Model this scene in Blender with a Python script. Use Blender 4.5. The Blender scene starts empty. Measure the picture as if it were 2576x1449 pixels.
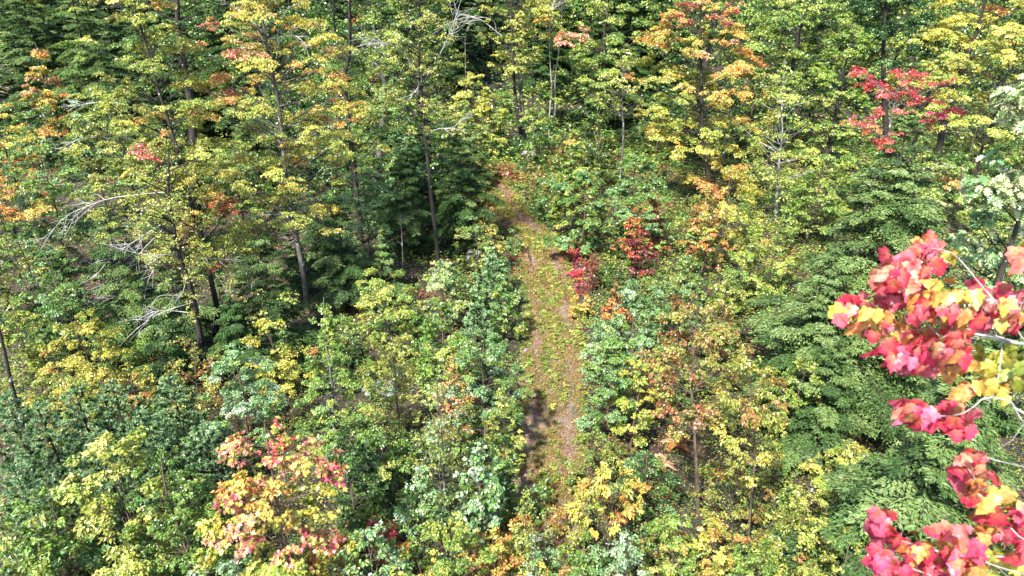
import bpy, math, random
import numpy as np
from mathutils import Vector
R = math.radians
rng = np.random.default_rng(7)
random.seed(7)
sc = bpy.context.scene
C = sc.collection

# ------------------------------------------------------------------ camera
H = 15.0; PITCH = R(26.0); F = 1717.0; CX, CY = 1288.0, 724.5     # picture coordinates below are on a 2576 x 1449 grid
cam = bpy.data.cameras.new("camera"); cam.lens = 24.0; cam.sensor_width = 36.0
cam.clip_start = 0.1; cam.clip_end = 1500
camo = bpy.data.objects.new("camera", cam); C.objects.link(camo)
camo.location = (0, 0, H); camo.rotation_euler = (R(90) - PITCH, 0, 0)
cam.dof.use_dof = True; cam.dof.focus_distance = 24.0; cam.dof.aperture_fstop = 3.2
sc.camera = camo
# ------------------------------------------------------------------ light
SUN_EL, SUN_AZ = R(52), R(210)          # azimuth clockwise from +Y: behind the camera, to the left
w = bpy.data.worlds.new("World"); sc.world = w; w.use_nodes = True
nt = w.node_tree; bg = nt.nodes['Background']
sky = nt.nodes.new('ShaderNodeTexSky'); sky.sky_type = 'NISHITA'; sky.sun_disc = False
sky.sun_elevation = SUN_EL; sky.sun_rotation = SUN_AZ
nt.links.new(sky.outputs[0], bg.inputs[0]); bg.inputs[1].default_value = 0.105
sl = bpy.data.lights.new("sun", 'SUN'); sl.energy = 4.8; sl.angle = R(2.5); sl.color = (1.0, 0.95, 0.86)
so = bpy.data.objects.new("sun", sl); C.objects.link(so)
sd = Vector((math.sin(SUN_AZ)*math.cos(SUN_EL), math.cos(SUN_AZ)*math.cos(SUN_EL), math.sin(SUN_EL)))
so.rotation_euler = sd.to_track_quat('Z', 'Y').to_euler()
sc.view_settings.view_transform = 'Standard'; sc.view_settings.look = 'None'
sc.view_settings.exposure = 1.7; sc.view_settings.gamma = 1.0

# ------------------------------------------------------------------ projection helpers
cp, sp = math.cos(PITCH), math.sin(PITCH)
def ray(x, y):
    X = (x-CX)/F; Yd = (CY-y)/F
    return np.array([X, cp + Yd*sp, -sp + Yd*cp])
def terr(x, y):
    z = 0.12*np.sin(x*0.35+1.3)*np.cos(y*0.27) + 0.10*np.sin(x*0.13-0.6+y*0.19)
    return z + 0.10*np.maximum(0, y-70) + 0.0*x
def ground_at(x, y):
    d = ray(x, y); t = H/max(0.02, -d[2])
    for _ in range(6):
        p = d*t; t = max(1.0, (H - float(terr(p[0], p[1])))/max(0.02, -d[2]))
        if t*d[1] > 130: t = 130/d[1]; break
    p = d*t
    return np.array([p[0], p[1], float(terr(p[0], p[1]))])
def at_plane(x, y, Yw):                 # where the ray of a picture point meets the upright plane at distance Yw
    d = ray(x, y); t = Yw/d[1]
    return np.array([d[0]*t, Yw, H + d[2]*t])
def proj(P):
    P = np.atleast_2d(P); q = P - np.array([0, 0, H])
    z = q[:, 1]*cp - q[:, 2]*sp; u = q[:, 1]*sp + q[:, 2]*cp
    return np.stack([CX + F*q[:, 0]/z, CY - F*u/z], 1)
def upx(p):                             # metres per grid pixel at p
    q = np.array(p) - np.array([0, 0, H]); return (q[1]*cp - q[2]*sp)/F

# ------------------------------------------------------------------ materials
def newmat(name):
    m = bpy.data.materials.new(name); m.use_nodes = True
    return m, m.node_tree, m.node_tree.nodes['Principled BSDF']
def leaf_material(name, rough, spec, trans):
    m, t, b = newmat(name)
    a = t.nodes.new('ShaderNodeVertexColor'); a.layer_name = 'col'
    t.links.new(a.outputs[0], b.inputs['Base Color'])
    b.inputs['Roughness'].default_value = rough; b.inputs['Specular IOR Level'].default_value = spec
    tr = t.nodes.new('ShaderNodeBsdfTranslucent'); t.links.new(a.outputs[0], tr.inputs[0])
    mx = t.nodes.new('ShaderNodeMixShader'); mx.inputs[0].default_value = trans
    t.links.new(b.outputs[0], mx.inputs[1]); t.links.new(tr.outputs[0], mx.inputs[2])
    t.links.new(mx.outputs[0], t.nodes['Material Output'].inputs[0])
    return m
M = {}
M['leaf'] = leaf_material('broad_leaf', 0.38, 0.6, 0.30)
M['needle'] = leaf_material('conifer_needle', 0.5, 0.4, 0.15)
M['dry'] = leaf_material('dry_leaf', 0.7, 0.2, 0.15)
M['silk'] = leaf_material('red_maple_leaf', 0.36, 0.6, 0.34)
def blotch(m):
    t = m.node_tree; a = [n for n in t.nodes if n.bl_idname == 'ShaderNodeVertexColor'][0]; b = t.nodes['Principled BSDF']
    tc = t.nodes.new('ShaderNodeTexCoord'); n = t.nodes.new('ShaderNodeTexNoise'); n.inputs['Scale'].default_value = 34; n.inputs['Detail'].default_value = 5
    t.links.new(tc.outputs['Object'], n.inputs[0]); rp = t.nodes.new('ShaderNodeValToRGB')
    rp.color_ramp.elements[0].position = .34; rp.color_ramp.elements[0].color = (.45, .34, .26, 1); rp.color_ramp.elements[1].position = .56; rp.color_ramp.elements[1].color = (1, 1, 1, 1)
    t.links.new(n.outputs[0], rp.inputs[0]); mx = t.nodes.new('ShaderNodeMix'); mx.data_type = 'RGBA'; mx.blend_type = 'MULTIPLY'; mx.inputs[0].default_value = .8
    t.links.new(a.outputs[0], mx.inputs[6]); t.links.new(rp.outputs[0], mx.inputs[7])
    for s in [b] + [x for x in t.nodes if x.bl_idname == 'ShaderNodeBsdfTranslucent']: t.links.new(mx.outputs[2], s.inputs[0])
    n2 = t.nodes.new('ShaderNodeTexNoise'); n2.inputs['Scale'].default_value = 55; t.links.new(tc.outputs['Object'], n2.inputs[0])
    bp = t.nodes.new('ShaderNodeBump'); bp.inputs['Strength'].default_value = .5; bp.inputs['Distance'].default_value = .01; t.links.new(n2.outputs[0], bp.inputs['Height']); t.links.new(bp.outputs[0], b.inputs['Normal'])
blotch(M['silk'])
def bark(name, c1, c2, c3, scale, thr):
    m, t, b = newmat(name)
    tc = t.nodes.new('ShaderNodeTexCoord'); mp = t.nodes.new('ShaderNodeMapping'); mp.inputs['Scale'].default_value = (1, 1, 0.25)
    t.links.new(tc.outputs['Object'], mp.inputs[0])
    n = t.nodes.new('ShaderNodeTexNoise'); n.inputs['Scale'].default_value = scale; n.inputs['Detail'].default_value = 6
    t.links.new(mp.outputs[0], n.inputs[0])
    r = t.nodes.new('ShaderNodeValToRGB'); e = r.color_ramp.elements
    e[0].position = 0.35; e[0].color = (*c1, 1); e[1].position = 0.6; e[1].color = (*c2, 1)
    t.links.new(n.outputs[0], r.inputs[0])
    n2 = t.nodes.new('ShaderNodeTexNoise'); n2.inputs['Scale'].default_value = 3.5; n2.inputs['Detail'].default_value = 5
    t.links.new(tc.outputs['Object'], n2.inputs[0])
    r2 = t.nodes.new('ShaderNodeValToRGB'); r2.color_ramp.elements[0].position = thr; r2.color_ramp.elements[1].position = thr+0.04
    t.links.new(n2.outputs[0], r2.inputs[0])
    mx = t.nodes.new('ShaderNodeMix'); mx.data_type = 'RGBA'
    t.links.new(r2.outputs[0], mx.inputs[0]); t.links.new(r.outputs[0], mx.inputs[6]); mx.inputs[7].default_value = (*c3, 1)
    t.links.new(mx.outputs[2], b.inputs['Base Color']); b.inputs['Roughness'].default_value = 0.85
    bm_ = t.nodes.new('ShaderNodeBump'); bm_.inputs['Strength'].default_value = 0.6; bm_.inputs['Distance'].default_value = 0.03
    t.links.new(n.outputs[0], bm_.inputs['Height']); t.links.new(bm_.outputs[0], b.inputs['Normal'])
    return m
M['bark'] = bark('dark_bark', (.010, .008, .006), (.034, .027, .022), (.30, .30, .28), 9, 0.66)
M['grey'] = bark('grey_bark', (.045, .04, .035), (.12, .11, .10), (.30, .30, .29), 8, 0.60)
M['pale'] = bark('pale_bark', (.16, .155, .14), (.32, .31, .29), (.44, .43, .41), 8, 0.55)
M['dead'] = bark('silver_dead_wood', (.20, .195, .19), (.36, .355, .35), (.46, .46, .45), 14, 0.55)
M['twig'] = bark('brown_twig', (.05, .035, .025), (.12, .085, .06), (.2, .18, .15), 14, 0.66)

def ground_mat(name, cols, s1, s2):
    m, t, b = newmat(name)
    tc = t.nodes.new('ShaderNodeTexCoord')
    n1 = t.nodes.new('ShaderNodeTexNoise'); n1.inputs['Scale'].default_value = s1; n1.inputs['Detail'].default_value = 8; n1.inputs['Roughness'].default_value = 0.7
    n2 = t.nodes.new('ShaderNodeTexVoronoi'); n2.inputs['Scale'].default_value = s2
    for n in (n1, n2): t.links.new(tc.outputs['Object'], n.inputs['Vector'])
    r = t.nodes.new('ShaderNodeValToRGB'); e = r.color_ramp.elements
    for i, c in enumerate(cols):
        p = 0.3 + 0.4*i/(len(cols)-1)
        el = e[0] if i == 0 else (e[1] if i == len(cols)-1 else e.new(p))
        el.position = p; el.color = (*c, 1)
    t.links.new(n1.outputs[0], r.inputs[0])
    mx = t.nodes.new('ShaderNodeMix'); mx.data_type = 'RGBA'; mx.blend_type = 'MULTIPLY'; mx.inputs[0].default_value = 0.55
    t.links.new(r.outputs[0], mx.inputs[6]); t.links.new(n2.outputs['Color'], mx.inputs[7])
    t.links.new(mx.outputs[2], b.inputs['Base Color']); b.inputs['Roughness'].default_value = 0.95
    bm_ = t.nodes.new('ShaderNodeBump'); bm_.inputs['Strength'].default_value = 0.8; bm_.inputs['Distance'].default_value = 0.06
    t.links.new(n2.outputs['Distance'], bm_.inputs['Height']); t.links.new(bm_.outputs[0], b.inputs['Normal'])
    return m
M['soil'] = ground_mat('forest_floor', [(.016, .013, .009), (.038, .028, .019), (.07, .048, .034)], 1.2, 9)
M['track'] = ground_mat('trail_soil', [(.13, .085, .055), (.24, .165, .11), (.30, .22, .16)], 1.1, 14)
M['rock'] = ground_mat('pale_rock', [(.20, .19, .19), (.34, .33, .33), (.46, .45, .46)], 3, 3)

# ------------------------------------------------------------------ mesh builders
def mk(name, V, quads, mat, parent=None, cols=None, tri=False, smooth=False):
    V = np.asarray(V, np.float32); quads = np.asarray(quads, np.int32); k = quads.shape[1]; n = len(quads)
    me = bpy.data.meshes.new(name)
    me.vertices.add(len(V)); me.vertices.foreach_set('co', V.ravel())
    me.loops.add(n*k); me.loops.foreach_set('vertex_index', quads.ravel())
    me.polygons.add(n); me.polygons.foreach_set('loop_start', np.arange(0, n*k, k, dtype=np.int32))
    if cols is not None:
        a = me.color_attributes.new('col', 'FLOAT_COLOR', 'POINT')
        cc = np.ones((len(V), 4), np.float32); cc[:, :3] = cols; a.data.foreach_set('color', cc.ravel())
    me.update(calc_edges=True)
    if smooth: me.polygons.foreach_set('use_smooth', np.ones(n, bool))
    me.materials.append(mat)
    o = bpy.data.objects.new(name, me); C.objects.link(o)
    if parent is not None: o.parent = parent
    return o
def thing(name, label, cat, loc, group=None):
    o = bpy.data.objects.new(name, None); C.objects.link(o); o.location = tuple(map(float, loc)); o.empty_display_size = 0.2
    o['label'] = label; o['category'] = cat
    if group: o['group'] = group
    return o
def nrm(a): return a/np.maximum(1e-9, np.linalg.norm(a, axis=-1, keepdims=True))
# leaf outlines: (along, across, lift) ; faces
T_DIA = (np.array([[0, 0, 0], [.42, .5, .10], [1, 0, 0], [.42, -.5, .10]]), np.array([[0, 3, 2, 1]]))
T_OVA = (np.array([[0, 0, 0], [.25, .42, .10], [.62, .42, .10], [1, 0, -.08], [.62, -.42, .10], [.25, -.42, .10], [.5, 0, 0]]),
         np.array([[0, 6, 2, 1], [6, 3, 2, 2], [0, 5, 4, 6], [6, 4, 3, 3]]))
T_OVA = (np.array([[0, 0, 0], [.25, .40, .10], [.65, .38, .08], [1, 0, -.08], [.65, -.38, .08], [.25, -.40, .10]]),
         np.array([[0, 3, 2, 1], [0, 5, 4, 3]]))
def lobed(pts, rise=0.12):
    v = [[0, 0, 0]]; pts = [(a, b) for a, b in pts]
    full = pts + [(a, -b) for a, b in pts[::-1] if abs(b) > 1e-6]
    for a, b in full: v.append([a, b, rise*abs(b)*1.2 - .10*a*a])
    n = len(full); f = []
    i = 1
    while i < n:
        f.append([0, min(i+2, n), i+1, i] if i+2 <= n else [0, 0, i+1, i]); i += 2
    f = [q if len(set(q)) == 4 else None for q in f]; f = [q for q in f if q]
    return np.array(v, float), np.array(f)
T_MAP = lobed([(-.10, .16), (-.02, .48), (.22, .30), (.50, .62), (.52, .24), (.70, .26), (.78, .12), (1.02, 0)])
T_RED = lobed([(-.08, .20), (.06, .50), (.24, .40), (.50, .60), (.60, .36), (.74, .33), (.86, .16), (1.02, 0)], 0.30)
T_OAK = lobed([(.06, .05), (.16, .28), (.26, .06), (.40, .38), (.50, .07), (.68, .34), (.78, .07), (.90, .14), (1.0, 0)], 0.2)
def leaves(tpl, P, D, N, L, W, col, droop=0.0):
    """one leaf per row of P: D along, N normal, L length, W width"""
    tv, tf = tpl; n = len(P)
    D = nrm(D); B = nrm(np.cross(N, D)); N2 = np.cross(D, B)
    L = np.broadcast_to(L, (n,))[:, None]; W = np.broadcast_to(W, (n,))[:, None]
    V = np.empty((n, len(tv), 3), np.float32)
    for i, (a, b, c) in enumerate(tv):
        V[:, i] = P + D*L*a + B*W*b + N2*L*(c - droop*a*a)
    Fc = (np.arange(n)[:, None, None]*len(tv) + tf[None]).reshape(-1, 4)
    return V.reshape(-1, 3), Fc, np.repeat(col, len(tv), 0)
class Tubes:
    def __init__(s): s.V = []; s.F = []; s.n = 0
    def add(s, pts, radii, k=5):
        pts = np.asarray(pts, float); m = len(pts)
        d = nrm(np.gradient(pts, axis=0)); a = np.cross(d, np.array([0.31, 0.17, 0.93])); bad = np.linalg.norm(a, axis=1) < .15
        a[bad] = np.cross(d[bad], np.array([1., 0, 0])); a = nrm(a); b = np.cross(d, a)
        th = np.arange(k)*2*math.pi/k
        r = np.broadcast_to(radii, (m,))[:, None, None]
        v = pts[:, None] + r*(a[:, None]*np.cos(th)[None, :, None] + b[:, None]*np.sin(th)[None, :, None])
        s.V.append(v.reshape(-1, 3)); i = np.arange(m-1)[:, None]*k; j = np.arange(k)[None]; j2 = (j+1) % k
        s.F.append(np.stack([i+j, i+j2, i+k+j2, i+k+j], -1).reshape(-1, 4) + s.n); s.n += m*k
    def build(s, name, mat, parent=None, off=(0, 0, 0)):
        if not s.V: return None
        return mk(name, np.concatenate(s.V) - np.array(off), np.concatenate(s.F), mat, parent, smooth=True)
def curve(pts, n):                      # resample a polyline smoothly (Catmull-Rom)
    P = np.asarray(pts, float)
    if len(P) == 2: return P[0] + (P[1]-P[0])*np.linspace(0, 1, n)[:, None]
    Q = np.vstack([2*P[0]-P[1], P, 2*P[-1]-P[-2]]); out = []
    for t in np.linspace(0, len(P)-1-1e-6, n):
        i = int(t); f = t-i; a, b, c, d = Q[i:i+4]
        out.append(.5*((2*b)+(-a+c)*f+(2*a-5*b+4*c-d)*f*f+(-a+3*b-3*c+d)*f**3))
    return np.array(out)

# ------------------------------------------------------------------ leaf colours (the leaves' own, some with light or shade put in)
PAL = dict(
 h=[(50, 80, 36), (64, 96, 44), (80, 112, 56), (58, 86, 44)],  # hemlock needles, darkened so the colour carries their shade
 H=[(112, 138, 74), (132, 156, 94), (96, 122, 66)],  # lighter hemlock needles, also used for a sunlit look
 n=[(140, 176, 122), (160, 194, 140), (116, 156, 102)],
 v=[(176, 186, 84), (156, 174, 76), (194, 198, 100), (138, 160, 66)],
 V=[(206, 212, 116), (220, 216, 120), (190, 205, 100)],
 g=[(122, 156, 70), (102, 138, 60), (146, 176, 84)],
 b=[(128, 168, 108), (150, 188, 130), (104, 148, 84)],
 d=[(58, 94, 40), (74, 112, 50), (48, 80, 36)],
 y=[(216, 206, 92), (228, 216, 108), (198, 190, 82)],
 o=[(230, 168, 94), (224, 184, 98), (232, 148, 92)],
 p=[(240, 144, 134), (242, 166, 152), (232, 120, 122)],
 r=[(206, 62, 44), (190, 50, 48), (226, 92, 58)],
 m=[(232, 66, 116), (240, 108, 146), (212, 48, 92)],  # magenta leaves, brightened to take in their glossy pink highlights
 u=[(166, 106, 62), (144, 84, 52), (188, 132, 76)],
 l=[(148, 150, 70), (128, 134, 60), (170, 170, 88)],
 a=[(206, 216, 160), (186, 206, 140), (220, 226, 184)],
 t=[(200, 150, 120), (182, 132, 100), (214, 170, 140)],
 k=[(126, 60, 64), (110, 54, 52), (150, 84, 80)], s=[(178, 156, 96), (154, 138, 80), (194, 172, 112)], c=[(228, 104, 106), (236, 128, 122), (214, 86, 98)],
 w=[(182, 206, 172), (158, 190, 148), (200, 216, 186)])
def lin(c):
    c = np.asarray(c, float)/255; return np.where(c < .04045, c/12.92, ((c+.055)/1.055)**2.4)
ALB = 0.72
def pick(spec, n, r):                   # "v5 o2" -> n random palette colours
    out = []; wt = []
    for tok in spec.split():
        k = tok[0]; q = float(tok[1:] or 1)
        for c in PAL[k]: out.append(lin(c)*ALB); wt.append(q/len(PAL[k]))
    wt = np.array(wt)/sum(wt)
    return np.array(out)[r.choice(len(out), n, p=wt)]
def jitter(c, r, a=.22, h=.10):
    n = len(c); return np.clip(c*(1 + r.normal(0, a, (n, 1)))*(1 + r.normal(0, h, (n, 3))), .004, .95)

TOTAL = [0]
# ------------------------------------------------------------------ broadleaf plant
def broadleaf(name, cat, x, yb, yt, w, pal, label, group=None, cb=None, shape='oval', cl=None, flat=.45, K=2.0, leaf=.062, lmin=4.9,
              top=None, topf=.35, patches=(), tr=None, bark='twig', rb=None, stems=1, tpl=None, droop=.25, cr=.13, twigs=0, cx=None, seed=None,
              asp=.62, base=None, mat='leaf', limbs=True, up=.55, bare=()):
    r = np.random.default_rng(seed if seed is not None else int(abs(x)*7+abs(yb)*13+abs(yt)*3) % 99991)
    B = ground_at(x, yb) if base is None else np.array(base, float)
    if base is None and not tr:
        B[0] = at_plane(cx if cx else x, yt+.4*(yb-yt), B[1])[0]; B[2] = float(terr(B[0], B[1]))
    T = at_plane(cx if cx else x, yt, B[1]) if base is None else B + np.array([0, 0, yt])
    if base is None and not tr: T[0] = B[0]
    s = upx((B+T)/2) if base is None else upx(B)
    W = w*s if base is None else w
    Ht = T[2]-B[2]
    zb = at_plane(x, cb, B[1])[2]-B[2] if cb is not None else Ht*.12
    if base is not None and cb is not None: zb = cb
    th = thing(name, label, cat, B, group)
    # trunk line
    if tr:
        tp = [B*0] + [at_plane(a, b, B[1])-B for a, b in tr]
        trunk = curve(tp, max(8, 3*len(tp)))
        if trunk[-1][2] < Ht: trunk = np.vstack([trunk, [T-B]])
    else:
        k = 8; tt = np.linspace(0, 1, k)[:, None]
        trunk = (T-B)*tt; trunk[1:, :2] += np.cumsum(r.normal(0, .010*Ht, (k-1, 2)), 0)
        trunk[:, 2] = np.linspace(0, Ht*.96, k)
    R0 = rb if rb else max(.012, .0095*Ht)
    zt = trunk[:, 2]
    def tpos(z):
        z = np.clip(z, 0, zt[-1]); return np.stack([np.interp(z, zt, trunk[:, 0]), np.interp(z, zt, trunk[:, 1]), z], -1)
    tb = Tubes(); rad = R0*(1-.82*np.clip(zt/max(Ht, .1), 0, 1))
    if stems == 1:
        rr = rad.copy(); rr[0] *= 1.25; tb.add(trunk + np.array([[0, 0, -.15]]+[[0, 0, 0]]*(len(trunk)-1)), rr, 8)
    else:
        for i in range(stems):
            a = r.uniform(0, 6.28); sp_ = r.uniform(.15, .42)*W
            e = np.array([math.cos(a)*sp_, math.sin(a)*sp_, Ht*r.uniform(.5, .82)])
            m_ = e*np.array([.35, .35, .55])
            tb.add(curve([[math.cos(a)*.08, math.sin(a)*.08, -.1], m_, e], 6), np.linspace(R0*.6, R0*.2, 6), 5)
    # clumps
    area = W*(Ht-zb)
    ncl = cl if cl else int(np.clip(1.6*area/(3.2*(cr*W)**2*max(flat, .3)*1.9), 26, 330))
    q = r.uniform(0, 1, ncl*3)
    prof = {'oval': lambda t: np.sqrt(np.clip(1-(2*t-.85)**2/1.33, 0, 1)), 'cone': lambda t: np.clip((1-t)**.75, .04, 1)*np.clip(t*8+.4, 0, 1),
            'vase': lambda t: .35+.65*np.sin(np.clip(t, 0, 1)*2.4), 'round': lambda t: np.sqrt(np.clip(1-(2*t-1)**2, .02, 1)),
            'column': lambda t: np.clip(1.15-t**3, .2, 1)*.9, 'dome': lambda t: np.sqrt(np.clip(1-t**3, .05, 1))}[shape]
    keep = r.uniform(0, 1, len(q)) < prof(q)**.8
    q = q[keep][:ncl]; ncl = len(q)
    ang = r.uniform(0, 2*math.pi, ncl) if ncl < 6 else (np.arange(ncl)*2.39996 + r.uniform(0, .8, ncl))
    lumps = 1 + .18*np.sin(ang*3+r.uniform(0, 6)) + .12*np.sin(ang*2+q*9+r.uniform(0, 6))
    rd = prof(q)*W*.5*(r.uniform(0.0, 1, ncl)**.45)*lumps*(1-cr*.8)
    z = zb + q*(Ht-zb)*(1-.3*cr)
    Cc = tpos(z) + np.stack([np.cos(ang)*rd, np.sin(ang)*rd, np.zeros(ncl)], 1)
    Rc = .9*cr*W*r.uniform(.45, 1.4, ncl)*(.65+.35*prof(q))
    out = np.stack([np.cos(ang), np.sin(ang), np.zeros(ncl)], 1)
    # limbs
    if limbs:
        for i in range(ncl):
            zs = max(z[i]-rd[i]*r.uniform(.15, .55)-.03*Ht, .3*zb if stems == 1 else .1)
            a = tpos(np.array([zs]))[0] if stems == 1 else tpos(np.array([zs]))[0]*.7
            m_ = (a+Cc[i])/2 + np.array([0, 0, -.06*rd[i]]) + r.normal(0, .04*max(rd[i], .01), 3)
            l0 = max(.005, min(.03, R0*.20*(.4+rd[i]/max(W*.5, .01))))
            tb.add(curve([a, m_, Cc[i]], 5), np.linspace(l0, l0*.35, 5), 4)
            for _ in range(twigs):
                e = Cc[i] + (out[i]*r.uniform(.2, 1) + r.normal(0, .5, 3)*np.array([1, 1, .6]))*Rc[i]*1.3
                tb.add([Cc[i], (Cc[i]+e)/2+r.normal(0, .05*Rc[i], 3), e], [l0*.4, l0*.3, l0*.15], 3)
    tb.build('trunk' if stems == 1 else 'stems', M[bark], th)
    # leaves
    L = max(leaf, lmin*s); aleaf = .5*asp*L*L*.75
    lim = 60000; K = K*(2.0 if K >= 1.5 else 1.5)
    nl = int(np.clip(K*area*.72/aleaf*.62, 60, lim))
    if nl == lim: L *= 1.0
    wgt = Rc**2; wgt = wgt/wgt.sum(); ci = r.choice(ncl, nl, p=wgt)
    nsub = 9; so_ = nrm(r.normal(0, 1, (ncl, nsub, 3)))*(r.uniform(0.1, 1, (ncl, nsub, 1))**.6)
    si = r.integers(0, nsub, nl); sub = so_[ci, si]
    u = nrm(sub*.9 + r.normal(0, .45, (nl, 3))); rad_ = r.uniform(0, 1, nl)**.42
    lo = (sub*.95 + nrm(r.normal(0, 1, (nl, 3)))*(r.uniform(0, 1, (nl, 1))**.5)*np.array([.36, .36, .30]))*Rc[ci][:, None]
    lo[:, 2] *= flat
    h2 = (lo[:, :2]**2).sum(1)/np.maximum(Rc[ci]**2, 1e-6)
    lo[:, 2] -= h2*Rc[ci]*.22
    P = Cc[ci] + lo
    axis = tpos(P[:, 2]); o_ = P-axis; o_[:, 2] = 0; o_ = nrm(o_)
    N = nrm(np.array([0, 0, up]) + o_*.42 + u*.30 + r.normal(0, .46, (nl, 3)))
    D = o_*.7 + u*.5 + r.normal(0, .45, (nl, 3)); D[:, 2] = D[:, 2]*.5 - droop
    D = D - N*(D*N).sum(1, keepdims=True)
    # colours: one hue per clump, jittered per leaf
    cc = pick(pal, ncl, r)
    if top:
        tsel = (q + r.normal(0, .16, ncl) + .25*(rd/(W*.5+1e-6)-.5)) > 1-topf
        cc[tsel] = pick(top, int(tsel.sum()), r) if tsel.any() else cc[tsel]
    if len(patches):
        pj = proj(Cc+B)
        for (a, b, rr_, ps) in patches:
            m_ = np.hypot(pj[:, 0]-a, pj[:, 1]-b) < rr_
            if m_.any(): cc[m_] = pick(ps, int(m_.sum()), r)
    subc = pick(pal, ncl*nsub, r); col = cc[ci].copy(); uu = r.uniform(0, 1, nl)
    m_ = uu < .26; col[m_] = subc[(ci*nsub+si)[m_]]; m_ = uu > .84; col[m_] = pick(pal, int(m_.sum()), r)
    tone = 1 + r.normal(0, .12, (ncl, 1)); col = jitter(col*tone[ci], r, .24, .09)
    Ls = L*r.uniform(.65, 1.25, nl)
    tp = tpl or (T_OVA if L/s > 9 else T_DIA)
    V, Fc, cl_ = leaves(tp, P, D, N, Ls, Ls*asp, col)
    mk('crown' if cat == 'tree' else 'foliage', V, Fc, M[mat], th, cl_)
    for bi in bare: bare_branch(th, B, bi)
    TOTAL[0] += nl
    return th
def bare_branch(th, B, spec, mat='dead'):
    """a leafless limb: (points on the grid..., radius)"""
    pts, r0, side = spec[0], spec[1], spec[2] if len(spec) > 2 else 5
    off = spec[3] if len(spec) > 3 else -.6
    r = np.random.default_rng(int(pts[0][0]*3+pts[-1][1]))
    k = len(pts)
    Pw = np.array([at_plane(a, b, B[1] + off*(i/(k-1))*1.6 + off*.3) for i, (a, b) in enumerate(pts)]) - B
    c = curve(Pw, 12); t = Tubes(); t.add(c, np.linspace(r0, r0*.35, 12), 5)
    for i in range(side+3):
        j = r.integers(3, 11); d = nrm(c[min(j+1, 11)]-c[j-1]); sd_ = nrm(np.cross(d, r.normal(0, 1, 3))); ln = r.uniform(.3, .75)*np.linalg.norm(c[-1]-c[0])*.5
        e = c[j] + (d*.8+sd_*.55)*ln; m_ = (c[j]+e)/2 + r.normal(0, .06*ln, 3)
        br = curve([c[j], m_, e], 6); t.add(br, np.linspace(r0*.55, r0*.2, 6), 4)
        for _ in range(4):
            jj = r.integers(1, 5); e2 = br[jj] + (d*.7 + r.normal(0, .5, 3))*ln*.4
            t.add([br[jj], (br[jj]+e2)/2+r.normal(0, .03*ln, 3), e2], [r0*.28, r0*.22, r0*.14], 3)
    t.build('bare_branch', M[mat], th)

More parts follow.
